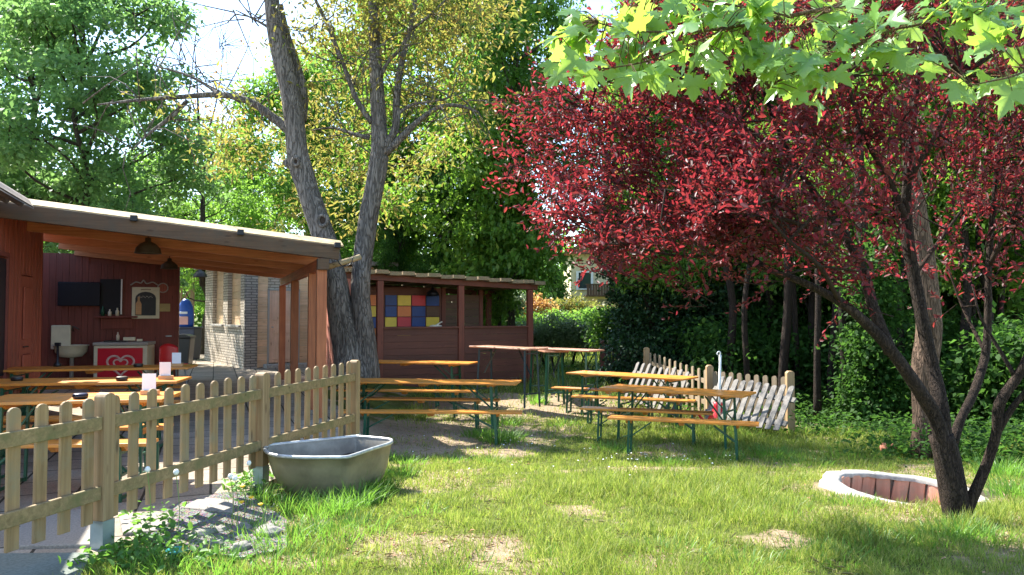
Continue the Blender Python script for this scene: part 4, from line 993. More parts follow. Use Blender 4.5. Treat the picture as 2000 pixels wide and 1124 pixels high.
# leaning ivy tree
t = empty('ivy_tree', W(1232, 715, 18.5), 0, 'leaning tree trunk wrapped in dark ivy left of the ivy bush', 'tree'); b0 = np.array(t.location); mb = MB()
P = [W(x, y, 18.5) - b0 for x, y in ((1236, 725), (1230, 650), (1214, 570), (1198, 500), (1188, 420), (1180, 300))]; mb.tube(P, [.16, .14, .12, .1, .09, .07], 10, 3, .1); mb.build('trunk', 'bark_dark', t, True)
foliage('crown', [(*(W(x, y, 18.5) - b0), r) for x, y, r in ((1238, 700, .3), (1234, 660, .32), (1224, 610, .32), (1216, 570, .3), (1206, 530, .32), (1200, 490, .38), (1192, 440, .5), (1215, 470, .4))], 10000, .09, 'leaf_ivy', t, np.random.default_rng(3), flat=1)
# underwood of the wood
bi = 0
for (px, d, zt_, rr, mt, n_) in [(1460, 15.5, 1.6, .8, 'leaf_dark', 9000), (1530, 18, 2.6, 1.0, 'leaf_dark', 10000), (1600, 14.2, 1.2, .6, 'leaf_dark', 7000), (1640, 17, 2.8, 1.1, 'leaf_dark', 11000), (1720, 15.5, 1.8, .8, 'leaf_dark', 9000),
                             (1780, 18, 2.6, 1.1, 'leaf_dark', 11000), (1860, 14, 1.4, .7, 'leaf_dark', 9000), (1940, 12.5, 1.5, .8, 'leaf_dark', 9000), (1960, 17, 2.8, 1.1, 'leaf_mid', 11000), (2030, 11, 1.6, .8, 'leaf_dark', 9000), (1480, 22, 3, 1.3, 'leaf_dark', 11000), (1600, 22, 3, 1.3, 'leaf_dark', 11000), (1750, 22, 3, 1.4, 'leaf_dark', 12000), (1900, 21, 3, 1.4, 'leaf_dark', 12000), (1330, 23, 3, 1.4, 'leaf_dark', 12000)]:
    d = max(d, 15.8) if 1440 < px < 1850 else d; x = (px - 1000) / F * d; r = np.random.default_rng(100 + bi); bi += 1
    bb = [(x + float(r.normal()) * rr * .8, d + float(r.normal()) * rr * .6, float(r.random()) * zt_ - .3, rr * (.45 + .3 * float(r.random()))) for _ in range(12)]
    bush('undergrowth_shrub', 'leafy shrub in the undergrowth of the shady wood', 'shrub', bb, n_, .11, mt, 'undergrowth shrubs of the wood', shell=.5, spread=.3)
# ivy clad trunk beside plain ones on the right
t = empty('ivy_tree', W(1690, 835, 12.5), 0, 'slender tree trunk covered in light green ivy, left of the big bare trunk', 'tree'); b0 = np.array(t.location); mb = MB()
P = [W(x, y, 12.5) - b0 for x, y in ((1712, 860), (1705, 760), (1700, 640), (1690, 520), (1680, 380), (1675, 200))]; mb.tube(P, [.15, .12, .11, .1, .09, .07], 10, 3, .1); mb.build('trunk', 'bark_dark', t, True)
foliage('crown', [(*(W(x, y, 12.4) - b0), r) for x, y, r in ((1700, 820, .3), (1695, 770, .36), (1690, 720, .38), (1700, 660, .36), (1690, 600, .36), (1700, 550, .35), (1670, 760, .3), (1720, 700, .25), (1690, 500, .4), (1720, 620, .25))], 9000, .085, 'leaf_dark', t, np.random.default_rng(4), flat=1, sub=24)
def pole_tree(name, L, ws, d, label, mat, group=None, fol=None):
    t = empty(name, W(L[0][0], L[0][1], d), 0, label, 'tree', group); b0 = np.array(t.location); mb = MB(); s = F / d
    mb.tube([W(x, y, d) - b0 for x, y in L], [w / s / 2 for w in ws], 14, 3, .1); mb.build('trunk', mat, t, True)
    if fol: foliage('crown', [(*(W(x, y, d) - b0), r) for x, y, r in fol[0]], fol[1], .14, fol[2], t, np.random.default_rng(int(d * 10)))
    return t
pole_tree('bare_trunk_tree', [(1806, 900), (1806, 820), (1806, 720), (1815, 640), (1805, 520), (1790, 420), (1780, 300), (1770, 100)], [54, 44, 46, 46, 40, 36, 30, 24], 9.4, 'big straight tree trunk with ridged bark behind the red leaved tree', 'bark_brown', None, ([(1770, 100, .8), (1700, 40, .9), (1850, 60, .9), (1780, -60, 1.2)], 5000, 'leaf_bright'))
pole_tree('thin_trunk_tree', [(1597, 815), (1596, 700), (1598, 560), (1590, 400)], [16, 13, 11, 9], 12.8, 'thin bare trunk right of the leaning picket panels', 'bark_dark')
pole_tree('thin_trunk_tree', [(1655, 830), (1652, 740), (1645, 600), (1655, 450)], [20, 16, 14, 12], 13.2, 'thin dark trunk between the leaning pickets and the ivy trunk', 'bark_dark')
pole_tree('thin_trunk_tree', [(1885, 835), (1880, 700), (1890, 560), (1880, 400)], [20, 17, 15, 12], 12.8, 'thin dark trunk right of the big straight trunk', 'bark_dark')
pole_tree('thin_trunk_tree', [(1500, 780), (1505, 650), (1500, 520)], [18, 15, 13], 16.5, 'thin dark trunk in the wood above the leaning pickets', 'bark_dark')
for i_, (px, d, w0) in enumerate([(1425, 15.2, 16), (1462, 14.6, 12), (1532, 14.0, 18), (1560, 15.2, 11), (1625, 14.2, 13), (1765, 13.6, 15), (1925, 13.0, 17), (1962, 14.5, 12), (1670, 15.0, 11)]):
    pole_tree('thin_trunk_tree', [(px, 850 - (d - 12) * 14), (px - 3, 730), (px + (-8 if i_ % 2 else 7), 600), (px + (6 if i_ % 3 else -12), 470), (px + 4, 300)], [w0 * 1.2, w0, w0 * .9, w0 * .8, w0 * .6], d, 'slim dark trunk in front of the undergrowth of the shady wood', 'bark_dark', 'slim trunks in the shady wood')
# distant belt of woodland
r_ = np.random.default_rng(77); bb = []
for a in np.linspace(-45, 50, 90):
    d = 62 + r_.random() * 10; bb.append((d * math.sin(R(a)), d * math.cos(R(a)), 2 + r_.random() * 4.5, 3.0 + r_.random()))
P_, O_ = blob_pts(bb, 60000, r_, sub=5, spread=.5); n_ = len(P_)
L_ = .5 * (.6 + .8 * r_.random(n_)); o = leafmesh('distant_woodland', P_, r_.normal(size=(n_, 3)), r_.normal(size=(n_, 3)) + (0, 0, .6), L_, L_ * .7, *T_QUAD, 'leaf_mid'); tag(o, 'distant belt of green woodland', 'woodland', kind='stuff')

# ------------------------------------------------------------------ yellow house
q = W(1115, 612, 44); s_ = F / 44
h = empty('yellow_house', (q[0], 44, -.1), .0, 'pale yellow house with brown balcony seen through the trees', 'house')
mb = MB(); mb.bb((0, 0, 0), (7.5, 6, 5.2)); mb.build('wall', 'house_wall', h)
mb = MB(); mb.prism([(-.5, 5.1), (8.0, 5.1), (3.75, 7.6)], -.5, 6.5, lambda a, b, t_: (a, t_, b)); mb.build('roof', 'roof_tile', h)
def hz(py): return CAMZ + (612 - py) / s_ + .1
mb = MB(); x0, x1 = (1128 - 1115) / s_, (1156 - 1115) / s_; mb.bb((x0, -.05, hz(564)), (x1, .0, hz(533))); w_ = mb.build('window', 'window_glass', h)
mb = MB()
for a, b in (((x0 - .08, hz(564) - .08), (x1 + .08, hz(564))), ((x0 - .08, hz(533)), (x1 + .08, hz(533) + .08)), ((x0 - .08, hz(564)), (x0 + .06, hz(533))), ((x1 - .06, hz(564)), (x1 + .08, hz(533)))): mb.bb((a[0], -.1, a[1]), (b[0], -.052, b[1]))
mb.build('window_frame', 'white_paint', w_)
mb = MB(); n_ = 26
for i in range(n_): mb.bb((.85 + i * .16, -1.0, hz(577)), (.85 + i * .16 + .14, -.96, hz(558)))
mb.bb((.8, -1.04, hz(558)), (5.1, -.94, hz(556))); mb.bb((.8, -1.0, hz(580)), (5.1, 0, hz(577))); mb.build('balcony', 'balcony_wood', h)
mb = MB(); mb.bb((1.6, -.02, .1), (2.4, -.0, hz(585))); mb.build('door', 'grey_lid', h)

# dark board fence beyond the tables
P0 = np.array([*G(1165, 735, -.3)[:2]]); 
t = empty('board_fence', (2.3, 18.6, -.25), 0, 'dark weathered board fence running into the ivy bush', 'fence')
pa, pb = np.array([0.05, .6]), np.array([1.1, -1.2]); k_ = 16
mb = MB()
for i in range(k_):
    f = i / (k_ - 1); c_ = pa * (1 - f) + pb * f; mb.box((c_[0], c_[1], .47), (.02, .105, .94 + .04 * float(rng.random())), rotz(math.atan2((pb - pa)[1], (pb - pa)[0]) - PI / 2))
mb.build('boards', 'dark_fence_wood', t)
mb = MB(); mb.bar((*pa, .8), (*pb, .8), .05, .07); mb.bar((*pa, .2), (*pb, .2), .05, .07); mb.build('rail', 'dark_fence_wood', t)
mb = MB(); mb.box((pa[0] - .02, pa[1], .5), (.12, .12, 1.1)); mb.build('post', 'stall_red_z', t)

# ------------------------------------------------------------------ right picket fence, upright and leaning panels
def ppoly(w, h): return picket_poly(w, h)
rf = empty('rear_picket_fence', (3.0, 16.2, -.4), 0, 'weathered upright picket fence at the edge of the wood', 'fence')
pts_ = [W(1263, 735, 16.2), W(1386, 760, 13.2), W(1543, 780, 11.9)]; loc = np.array([3.0, 16.2]); PP = [p[:2] - loc for p in pts_]
for j in range(2):
    a, b = PP[j], PP[j + 1]; d = (b - a); L = np.linalg.norm(d); d /= L; nr = np.array([d[1], -d[0]]); 
    if nr[1] > 0: nr = -nr
    zb = lambda c_: zgf(*(c_ + loc)) + .4
    k_ = 11 if j == 0 else 9
    for i in range(k_):
        c_ = a + d * L * (i + .7) / (k_ + .4); z = zb(c_) + .06; ang = math.atan2(d[1], d[0]); M_ = rotz(ang)
        mb = MB(); mb.prism(ppoly(.09, .84), 0, .02, lambda p, q2, t_, c_=c_, z=z, M_=M_: tuple((M_ @ np.array([p, t_, 0])) + np.array([c_[0], c_[1], z + q2]))); mb.build('picket', 'brown_picket', rf)
    for zz in (.3, .68):
        mb = MB(); off = -nr * .035; mb.bar((*(a + off), zb(a) + zz), (*(b + off), zb(b) + zz), .03, .08); mb.build('rail', 'brown_picket', rf)
for p in PP:
    mb = MB(); z = zb(p); pr = [(-.06, 0), (.06, 0), (.06, .97), (.03, 1.0), (-.03, 1.0), (-.06, .97)]; mb.prism(pr, -.05, .05, lambda a, b, t_, p=p, z=z: (p[0] + a, p[1] + t_, z + b)); mb.build('post', 'post_wood', rf, bevel=.005)
def lean_panel(label, tops, bots, n_, ntop, rails):
    """pickets interpolated between (px,py,d) top line and bottom line"""
    b0 = W(*bots[0]); t = empty('leaning_picket_panel', b0, 0, label, 'fence panel', 'grey picket panels leaning on the fence')
    b0 = np.array(b0); T = [W(*q) for q in tops]; B = [W(*q) for q in bots]; ax = (T[1] - T[0]); ax /= np.linalg.norm(ax)
    for i in range(n_):
        f = i / (n_ - 1); a = B[0] * (1 - f) + B[1] * f - b0; c_ = T[0] * (1 - f) + T[1] * f - b0; up = (c_ - a) * (1 + .02 * float(rng.normal())); h_ = np.linalg.norm(up); up /= h_; nn = np.cross(ax, up); nn /= np.linalg.norm(nn); s_ = np.cross(up, nn)
        mb = MB(); mb.prism(ppoly(.095, h_), 0, .022, lambda p, q2, t_: tuple(a + s_ * p + up * q2 + nn * t_)); mb.build('picket', 'grey_wood', t, bevel=.003)
    for r0 in rails:
        a = B[0] * (1 - r0) + T[0] * r0 - b0 - ax * .12; c_ = B[1] * (1 - r0) + T[1] * r0 - b0 + ax * .12; nn = np.cross(ax, T[0] - B[0]); nn /= np.linalg.norm(nn); off = -nn * .018
        mb = MB(); mb.bar(a + off, c_ + off, .032, .085, up=(T[0] - B[0])); mb.build('rail', 'grey_wood_x', t)
    return t
lean_panel('grey weathered picket panel leaning at the fence, left of the white rod', [(1248, 708, 15.0), (1345, 727, 13.2)], [(1222, 780, 14.6), (1312, 812, 12.8)], 9, 9, (.3, .72))
lean_panel('grey weathered picket panel leaning right of the white rod', [(1412, 738, 12.6), (1547, 758, 11.4)], [(1380, 822, 12.1), (1516, 842, 11.0)], 10, 10, (.2, .74))
q = W(1404, 800, 11.8); t = empty('white_rod', q, 0, 'thin white rod with hooked tip stuck beside the leaning panels', 'rod'); s_ = F / 11.8
mb = MB(); mb.tube([(0, 0, -.2), (.03, 0, .86)], .02, 8); mb.build('pole', 'white_paint', t, True)
mb = MB(); mb.tube([(.03, 0, .86), (.03, 0, .90), (0, 0, .91), (-.02, 0, .88), (-.01, 0, .86)], .01, 6, 3); mb.build('hook', 'white_paint', t, True)
q = G(1402, 842, -.40); t = empty('watering_can', q, .3, 'small red plastic can in the grass behind the benches', 'can')
mb = MB(); mb.lathe([(0, 0), (.16, 0), (.18, .05), (.16, .2), (.09, .3), (.06, .4), (.07, .46), (0, .46)], n=18); mb.build('body', 'red_plastic', t, True)
mb = MB(); mb.tube([(-.16, 0, .1), (-.3, 0, .22), (-.36, 0, .3)], [.03, .022, .02], 8, 3); mb.build('spout', 'red_plastic', t, True)
mb = MB(); mb.tube([(.06, 0, .42), (.15, 0, .4), (.2, 0, .25), (.15, 0, .12)], .014, 8, 3); mb.build('handle', 'red_plastic', t, True)

# ------------------------------------------------------------------ fire pit
zp = zgf(*RING); pit = empty('fire_pit', (RING[0], RING[1], zp + .012), 0, 'round brick lined fire pit with white concrete rim in the lawn', 'fire pit'); pit.rotation_euler = (R(2.5), R(3.5), 0); pit.scale = (.98, .95, 1)
mb = MB(); N_ = 72; prof = [(.555, -.035), (.555, -.008), (.565, .006), (.61, .012), (.66, .008), (.70, -.004), (.725, -.03), (.73, -.12)]; vs = []
for i, (r, z) in enumerate(prof):
    for k in range(N_):
        a = 2 * PI * k / N_; w_ = (float(vnoise(math.cos(a) * 3 + 9, math.sin(a) * 3 + 9, 1, 8)) - .5); w2 = (float(vnoise(math.cos(a) * 11 + 9, math.sin(a) * 11 + i, 1, 8)) - .5)
        rr = r + (w_ * .09 if r > .6 else w_ * .03) + w2 * .02; vs.append((rr * math.cos(a), rr * math.sin(a), z + w2 * .012 + w_ * .008))
mb.add(vs, [(i * N_ + k, (i + 1) * N_ + k, (i + 1) * N_ + (k + 1) % N_, i * N_ + (k + 1) % N_) for i in range(len(prof) - 1) for k in range(N_)]); mb.build('concrete_rim', 'concrete', pit, True)
mb = MB()
for k in range(24):
    a = 2 * PI * (k + .5) / 24; rr = .595 + float(rng.normal()) * .006; mb.box((rr * math.cos(a), rr * math.sin(a), -.155 + float(rng.normal()) * .006), (.07, .134, .30), rotz(a) @ np.array([[1, 0, 0], [0, 1, float(rng.normal()) * .05], [0, 0, 1]]))
wood('pit_brick', (.50, .23, .15), (.74, .40, .28), 'z', .9, (.42, .29, .21), .2, 12)
mb.build('brick_lining', 'pit_brick', pit, bevel=.008, seg=2)
mb = MB(); mb.lathe([(.60, -.28), (.60, -.03)], n=48); mb.build('mortar', 'mortar', pit)
mb = MB(); mb.lathe([(.61, -.26), (.3, -.25), (.001, -.24)], n=32); mb.build('ash_floor', 'ash_floor', pit)

# ------------------------------------------------------------------ red leaved tree
DT = 5.5
rt = empty('red_leaved_tree', (W(1875, 1040, DT)[0], DT, zgf(3.3, DT)), 0, 'multi stemmed plum tree with dark red leaves on the right', 'tree'); b0 = np.array(rt.location)
def rp(L): return [W(p[0], p[1], p[2] if len(p) > 2 else DT) - b0 for p in L]
S5 = F / DT
mb = MB()
mb.tube(rp([(1878, 1060), (1872, 1020), (1862, 960), (1850, 900), (1838, 850)]), [w / S5 / 2 for w in (72, 51, 50, 46, 44)], 16, 4, .08)
mb.tube(rp([(1852, 900), (1828, 820, 5.45), (1800, 770, 5.4), (1740, 685, 5.3), (1690, 630, 5.25), (1640, 590, 5.2), (1575, 555, 5.2), (1510, 530, 5.3), (1430, 500, 5.4), (1340, 450, 5.5)]), [w / S5 / 2 for w in (32, 28, 26, 22, 19, 17, 14, 11, 7, 4)], 12, 4, .08)
mb.tube(rp([(1845, 880), (1838, 800), (1822, 720, 5.6), (1800, 620, 5.65), (1785, 540, 5.7), (1772, 460, 5.7), (1770, 400, 5.7), (1775, 300, 5.7), (1790, 180, 5.7), (1800, 40, 5.8)]), [w / S5 / 2 for w in (32, 28, 26, 25, 24, 25, 20, 15, 11, 7)], 12, 4, .08)
mb.tube(rp([(1740, 690, 5.3), (1705, 600, 5.4), (1690, 540, 5.45), (1650, 460, 5.5), (1600, 390, 5.5), (1540, 300, 5.6), (1500, 200, 5.7), (1470, 100, 5.8)]), [w / S5 / 2 for w in (24, 21, 19, 16, 14, 11, 8, 5)], 10, 4, .08)
mb.tube(rp([(1860, 870, 5.55), (1876, 820, 5.6), (1905, 760, 5.7), (1925, 690, 5.8), (1930, 600, 5.8), (1932, 500, 5.8), (1945, 350, 5.8), (1960, 200, 5.9)]), [w / S5 / 2 for w in (21, 17, 17, 16, 14, 12, 9, 6)], 10, 4, .08)
mb.tube(rp([(1882, 1010), (1900, 970, 5.45), (1930, 900, 5.4), (1945, 850, 5.35), (1952, 790, 5.3), (1985, 740, 5.25), (2010, 690, 5.2), (2060, 560, 5.2)]), [w / S5 / 2 for w in (25, 21, 19, 17, 20, 17, 14, 10)], 10, 4, .08)
mb.tube(rp([(1945, 850, 5.35), (1975, 800, 5.3), (2020, 745, 5.2)]), [w / S5 / 2 for w in (14, 12, 8)], 8, 3)
mb.tube(rp([(1985, 740, 5.25), (1950, 680, 5.3), (1915, 620, 5.35), (1900, 560, 5.4)]), [w / S5 / 2 for w in (9, 7, 5, 3)], 8, 3)
mb.build('trunk', 'bark_dark', rt, True)
mb = MB(); br_ = []
for L, ws in [([(1770, 430), (1740, 360, 5.5), (1690, 270, 5.3), (1650, 150, 5.1)], [15, 12, 9, 5]), ([(1660, 470, 5.5), (1600, 450, 5.2), (1500, 420, 5.0), (1400, 400, 4.9), (1300, 370, 4.9)], [11, 9, 7, 5, 3]), ([(1600, 390, 5.5), (1500, 350, 5.8), (1380, 300, 6.0), (1250, 250, 6.1), (1150, 215, 6.2)], [10, 8, 7, 5, 3]),
              ([(1540, 300, 5.6), (1440, 240, 5.4), (1340, 160, 5.3), (1260, 90, 5.3)], [9, 7, 5, 3]), ([(1500, 525, 5.3), (1420, 470, 5.6), (1300, 400, 5.9), (1180, 350, 6.1), (1080, 330, 6.2), (1000, 325, 6.2)], [9, 8, 6, 5, 3, 2]),
              ([(1430, 500, 5.4), (1320, 500, 5.3), (1200, 470, 5.2), (1110, 425, 5.2)], [7, 5, 4, 2]), ([(1775, 350), (1830, 260, 5.4), (1880, 150, 5.2)], [13, 9, 5]), ([(1932, 520, 5.8), (1980, 420, 5.6), (2030, 300, 5.4)], [11, 8, 5]), ([(1785, 540, 5.7), (1850, 450, 6.0), (1900, 380, 6.2)], [9, 7, 4]), ([(1640, 590, 5.2), (1600, 520, 4.9), (1540, 470, 4.7), (1480, 400, 4.6)], [9, 8, 6, 3]), ([(1925, 690, 5.8), (1880, 600, 6.1), (1850, 520, 6.2)], [8, 6, 3])]:
    P = rp(L); mb.tube(P, [w / S5 / 2 for w in ws], 8, 4, .1); br_ += P[1:]
# leafy blobs
tb = [(1040, 330, 6.2, .16), (1010, 328, 6.2, .10), (1090, 320, 6.2, .24), (1060, 230, 6.1, .22), (1035, 215, 6.1, .12), (1110, 260, 6.2, .26), (1120, 190, 6.1, .2), (1150, 330, 6.1, .3), (1180, 230, 6.1, .33), (1180, 150, 5.9, .26), (1150, 100, 5.8, .14),
      (1230, 380, 6.0, .36), (1160, 400, 5.9, .24), (1110, 420, 5.3, .2), (1080, 410, 5.3, .1), (1140, 455, 5.3, .22), (1210, 470, 5.3, .26), (1250, 490, 5.3, .28), (1250, 300, 5.9, .36), (1270, 200, 5.8, .34), (1250, 110, 5.6, .3), (1290, 60, 5.5, .3),
      (1320, 430, 5.6, .4), (1310, 495, 5.3, .26), (1340, 330, 5.7, .4), (1360, 230, 5.6, .4), (1360, 120, 5.5, .38), (1380, 30, 5.5, .36), (1420, 400, 5.2, .42), (1400, 490, 5.4, .34), (1430, 300, 5.4, .42), (1450, 180, 5.4, .42), (1460, 70, 5.4, .4),
      (1500, 470, 5.3, .40), (1470, 520, 5.3, .2), (1510, 360, 5.0, .42), (1530, 250, 5.3, .42), (1540, 130, 5.4, .42), (1560, 20, 5.5, .4), (1590, 500, 5.2, .34), (1600, 410, 5.2, .42), (1610, 300, 5.3, .42), (1620, 180, 5.3, .42), (1640, 60, 5.3, .4),
      (1690, 470, 5.5, .36), (1690, 360, 5.6, .42), (1700, 240, 5.4, .42), (1710, 110, 5.3, .42), (1720, 0, 5.3, .4), (1780, 520, 5.9, .24), (1780, 400, 5.9, .36), (1790, 290, 5.6, .42), (1800, 170, 5.5, .42), (1810, 50, 5.4, .42), (1870, 450, 6.0, .34), (1860, 340, 6.0, .4),
      (1870, 220, 5.6, .4), (1880, 100, 5.4, .4), (1950, 520, 5.8, .24), (1940, 400, 5.8, .36), (1950, 290, 5.7, .4), (1960, 170, 5.6, .4), (1970, 60, 5.6, .4), (2030, 450, 5.6, .36), (2030, 330, 5.5, .4), (2050, 200, 5.5, .4), (2060, 80, 5.5, .4), (2090, 560, 5.4, .3), (1660, 560, 5.4, .18), (1860, 570, 6.1, .18),
      (1400, -80, 5.5, .4), (1550, -90, 5.5, .5), (1700, -100, 5.4, .5), (1850, -90, 5.4, .5), (2000, -60, 5.5, .5), (1470, 365, 4.65, .16), (1480, 400, 4.6, .15)]
r_ = np.random.default_rng(42)
TB_ = np.array([(*(W(x, y, d) - b0), r) for x, y, d, r in tb])
nt_ = 4600; w_ = TB_[:, 3] ** 2 * np.array([1.0 if q[0] < 1560 else (.62 if q[0] < 1750 else .5) for q in tb]); w_ /= w_.sum(); idx = r_.choice(len(TB_), nt_, p=w_)
NSUB = 11; SUB = rdir(len(TB_) * NSUB, r_).reshape(len(TB_), NSUB, 3) * (r_.random((len(TB_), NSUB, 1)) ** .5)
start = TB_[idx, :3] + (SUB[idx, r_.integers(0, NSUB, nt_)] * TB_[idx, 3][:, None] + r_.normal(size=(nt_, 3)) * .055) * (1, 1.8, 1)
cdir = unit(start - np.array([0, 0, 1.6]))
tdir = unit(cdir * .9 + r_.normal(size=(nt_, 3)) * .5 + (0, 0, .15)); tl = .16 + .2 * r_.random(nt_)
for i in range(0, nt_, 3):
    mb.tube([start[i] - tdir[i] * .12, start[i] + tdir[i] * tl[i]], [.004, .0015], 4, caps=False)
ARR = np.array(br_)
for i in range(0, nt_, 16):
    j = np.argmin(((ARR - start[i]) ** 2).sum(1)); m_ = (ARR[j] + start[i]) / 2 + r_.normal(size=3) * .05; mb.tube([ARR[j], m_, start[i]], [.009, .006, .004], 5, caps=False)
mb.build('branches', 'twig', rt, True)
K = 9; n_ = nt_ * K
f_ = np.tile(np.linspace(.05, 1, K), nt_); ti = np.repeat(np.arange(nt_), K)
P_ = start[ti] + tdir[ti] * (tl[ti] * f_)[:, None]
D_ = unit(tdir[ti] * .7 + r_.normal(size=(n_, 3)) * .62); N_2 = r_.normal(size=(n_, 3)) * .6 + (0, 0, .7)
L_ = .050 * (.6 + .75 * r_.random(n_)) * (1.1 - .3 * f_)
leafmesh('crown', P_, D_, N_2, L_, L_ * .5, *T_FOLD, 'leaf_red', rt)

# ------------------------------------------------------------------ maple branch near the camera
mp = empty('maple_branch', W(2150, -60, 2.5), 0, 'leafy green maple branch hanging in from the upper right', 'branch'); b0 = np.array(mp.location)
def mpt(L): return [W(x, y, d) - b0 for x, y, d in L]
tw = [([(2400, -160, 2.8), (2150, -60, 2.5), (1900, -30, 2.3), (1720, -4, 2.15), (1640, 12, 2.1), (1540, 32, 2.05), (1400, 58, 2.0), (1320, 62, 2.0), (1230, 60, 2.0), (1150, 40, 2.0)], [16, 14, 11, 9, 8.5, 8, 6, 4.5, 3.5, 2]),
      ([(1420, 56, 2.0), (1340, 90, 1.95), (1270, 118, 1.95), (1200, 132, 1.95), (1120, 138, 1.95)], [4, 3.5, 3, 2.5, 1.5]),
      ([(1900, -10, 2.3), (1820, 40, 2.2), (1740, 60, 2.15), (1660, 90, 2.1), (1600, 115, 2.1), (1540, 150, 2.05), (1490, 175, 2.0)], [7, 6, 5, 4, 3.5, 3, 2]),
      ([(1640, 12, 2.1), (1600, 30, 2.0), (1570, 50, 1.95), (1530, 55, 1.95)], [5, 4, 3, 2]), ([(1540, 32, 2.05), (1480, 20, 2.0), (1400, 5, 2.0), (1320, -5, 2.0), (1230, 0, 2.0)], [5, 4, 4, 3, 2]),
      ([(2080, -40, 2.4), (1990, 10, 2.2), (1930, 30, 2.2), (1880, 40, 2.15)], [7, 5, 4, 2]), ([(2120, 40, 2.1), (2050, 110, 2.0), (1990, 145, 1.9), (1930, 160, 1.85), (1890, 168, 1.85)], [7, 5, 4, 3, 2])]
mb = MB(); TWP = []
for L, ws in tw:
    P = mpt(L); mb.tube(P, [w / 700 / 2 for w in ws], 8, 5); 
    for i in range(len(P) - 1):
        for k in range(5): TWP.append(P[i] * (1 - k / 5) + P[i + 1] * k / 5)
TWP = np.array(TWP)
half = [(-.13, .10), (-.12, .26), (-.20, .44), (-.02, .40), (.08, .44), (.16, .60), (.36, .82), (.36, .60), (.50, .60), (.43, .42), (.42, .25), (.58, .30), (.72, .42), (.72, .22), (.86, .16)]
outl = [(0, 0)] + half + [(1.05, 0)] + [(a, -b) for a, b in half[::-1]]
tv = [(.28, 0, .0)] + [(a, b, -.16 * ((a - .28) ** 2 + b * b) + .035 * (i % 2)) for i, (a, b) in enumerate(outl)]
m_n = len(outl); T_MAPLE = (tv, [(0, 1 + (i + 1) % m_n, 1 + i) for i in range(m_n)])
regs = [(1060, 1300, 20, 150, 66), (1300, 1540, 0, 110, 70), (1190, 1440, 80, 165, 34), (1440, 1640, 90, 200, 48), (1560, 1800, 20, 120, 50), (1820, 2010, -10, 60, 30), (1860, 2030, 140, 190, 16), (1250, 1700, -50, 20, 30), (1040, 1110, 95, 150, 4), (1700, 2000, -60, 0, 16)]
r_ = np.random.default_rng(12); LP, LD, LN, LS = [], [], [], []
for x0, x1, y0, y1, k in regs:
    for _ in range(k):
        q = W(x0 + (x1 - x0) * r_.random(), y0 + (y1 - y0) * r_.random(), 1.85 + .45 * r_.random()) - b0
        j = np.argmin(((TWP - q) ** 2).sum(1)); at_ = TWP[j] + r_.normal(size=3) * .004
        off = q - at_; ln = np.linalg.norm(off)
        if ln > .13: q = at_ + off / ln * (.09 + .05 * r_.random())
        mb.tube([at_, (at_ + q) / 2 + (0, 0, .012), q], [.0016, .0013, .001], 4, caps=False)
        nrm_ = np.array([r_.normal() * .55 - .15, -.35 + r_.normal() * .55, .7]); d_ = (q - at_) * 6 + np.array([r_.normal() * .5 - .2, -.3, -.45 + r_.normal() * .25])
        LP.append(q); LD.append(d_); LN.append(nrm_); LS.append(.045 + .028 * r_.random())
mb.build('twig', 'green_twig', mp, True)
LS = np.array(LS); LP, LD, LN = map(np.array, (LP, LD, LN)); tv2 = [(a, b * 1.08, -.45 * max(0, a - .28) ** 2 - .30 * abs(b) + .03 * (i % 3)) for i, (a, b, z) in enumerate(tv)]
tv3 = [(a * .95, b * .9 + .12 * a * a, .18 * abs(b) - .5 * max(0, a) ** 2) for i, (a, b, z) in enumerate(tv)]
for k, T_ in enumerate((T_MAPLE, (tv2, T_MAPLE[1]), (tv3, T_MAPLE[1]))): leafmesh('leaves', LP[k::3], LD[k::3], LN[k::3], LS[k::3], LS[k::3] * .95, *T_, 'leaf_maple', mp)

# ------------------------------------------------------------------ grass
r_ = np.random.default_rng(101)
def in_lawn(x, y):
    fxl = np.where(y < 8.3, fence_x(y) + .22, -2.0 + 0 * y); ok = x > fxl
    ok &= np.hypot(x - RING[0], y - RING[1]) > .77
    cx, cy = cen; ok &= np.hypot((x - cx) / .42, (y - cy) / .36) > 1
    gv = (x > -2.3) & (x < -1.55) & (y > 4.2) & (y < 5.35)
    return ok, gv
def grass(n, name, y0, y1, hmul, wmul, matn, dens=None, label=None):
    y = y0 * (y1 / y0) ** r_.random(n); x = (r_.random(n) * 1.5 - .75) * (y + .5)
    ok, gv = in_lawn(x, y); b = bare(x, y); cl = fbm(x, y, 7, 61, 2); keep = ok & (r_.random(n) > np.clip(b * 1.0, 0, .93)) & (r_.random(n) < .35 + cl * 1.1) & ~(gv & (r_.random(n) < .85)) & ~((x > 4.5) & (y > 12) & (y < 15))
    if dens is not None: keep &= r_.random(n) < dens(x, y)
    x, y, b, cl = x[keep], y[keep], b[keep], cl[keep]; m = len(x); z = zg(x, y) - .004
    h_ = (.022 + .038 * r_.random(m)) * (.25 + 1.6 * cl) * hmul; tall = fbm(x, y, 1.1, 90); h_ *= 1 + 1.3 * np.clip((tall - .58) * 6, 0, 1)
    # longer grass under tables, by the tub, by the wood
    edge = ss(9.3, 10.5, y) * ss(1.0, 3.2, x); h_ *= 1 + 1.0 * edge
    D = np.stack([r_.normal(size=m) * .38, r_.normal(size=m) * .38, np.ones(m)], 1); N = np.stack([r_.normal(size=m), r_.normal(size=m), .1 * np.ones(m)], 1)
    w_ = .0042 * (y / 5) ** .8 * (.7 + .6 * r_.random(m)) * wmul
    o = leafmesh(name, np.stack([x, y, z], 1), D, N, h_, w_, *T_BLADE, matn); tag(o, label, 'grass', kind='stuff'); print(name, m); return o
grass(460000, 'grass', 3.6, 15, 1.15, 1.05, 'blade', label='short sunlit lawn grass with worn gaps')
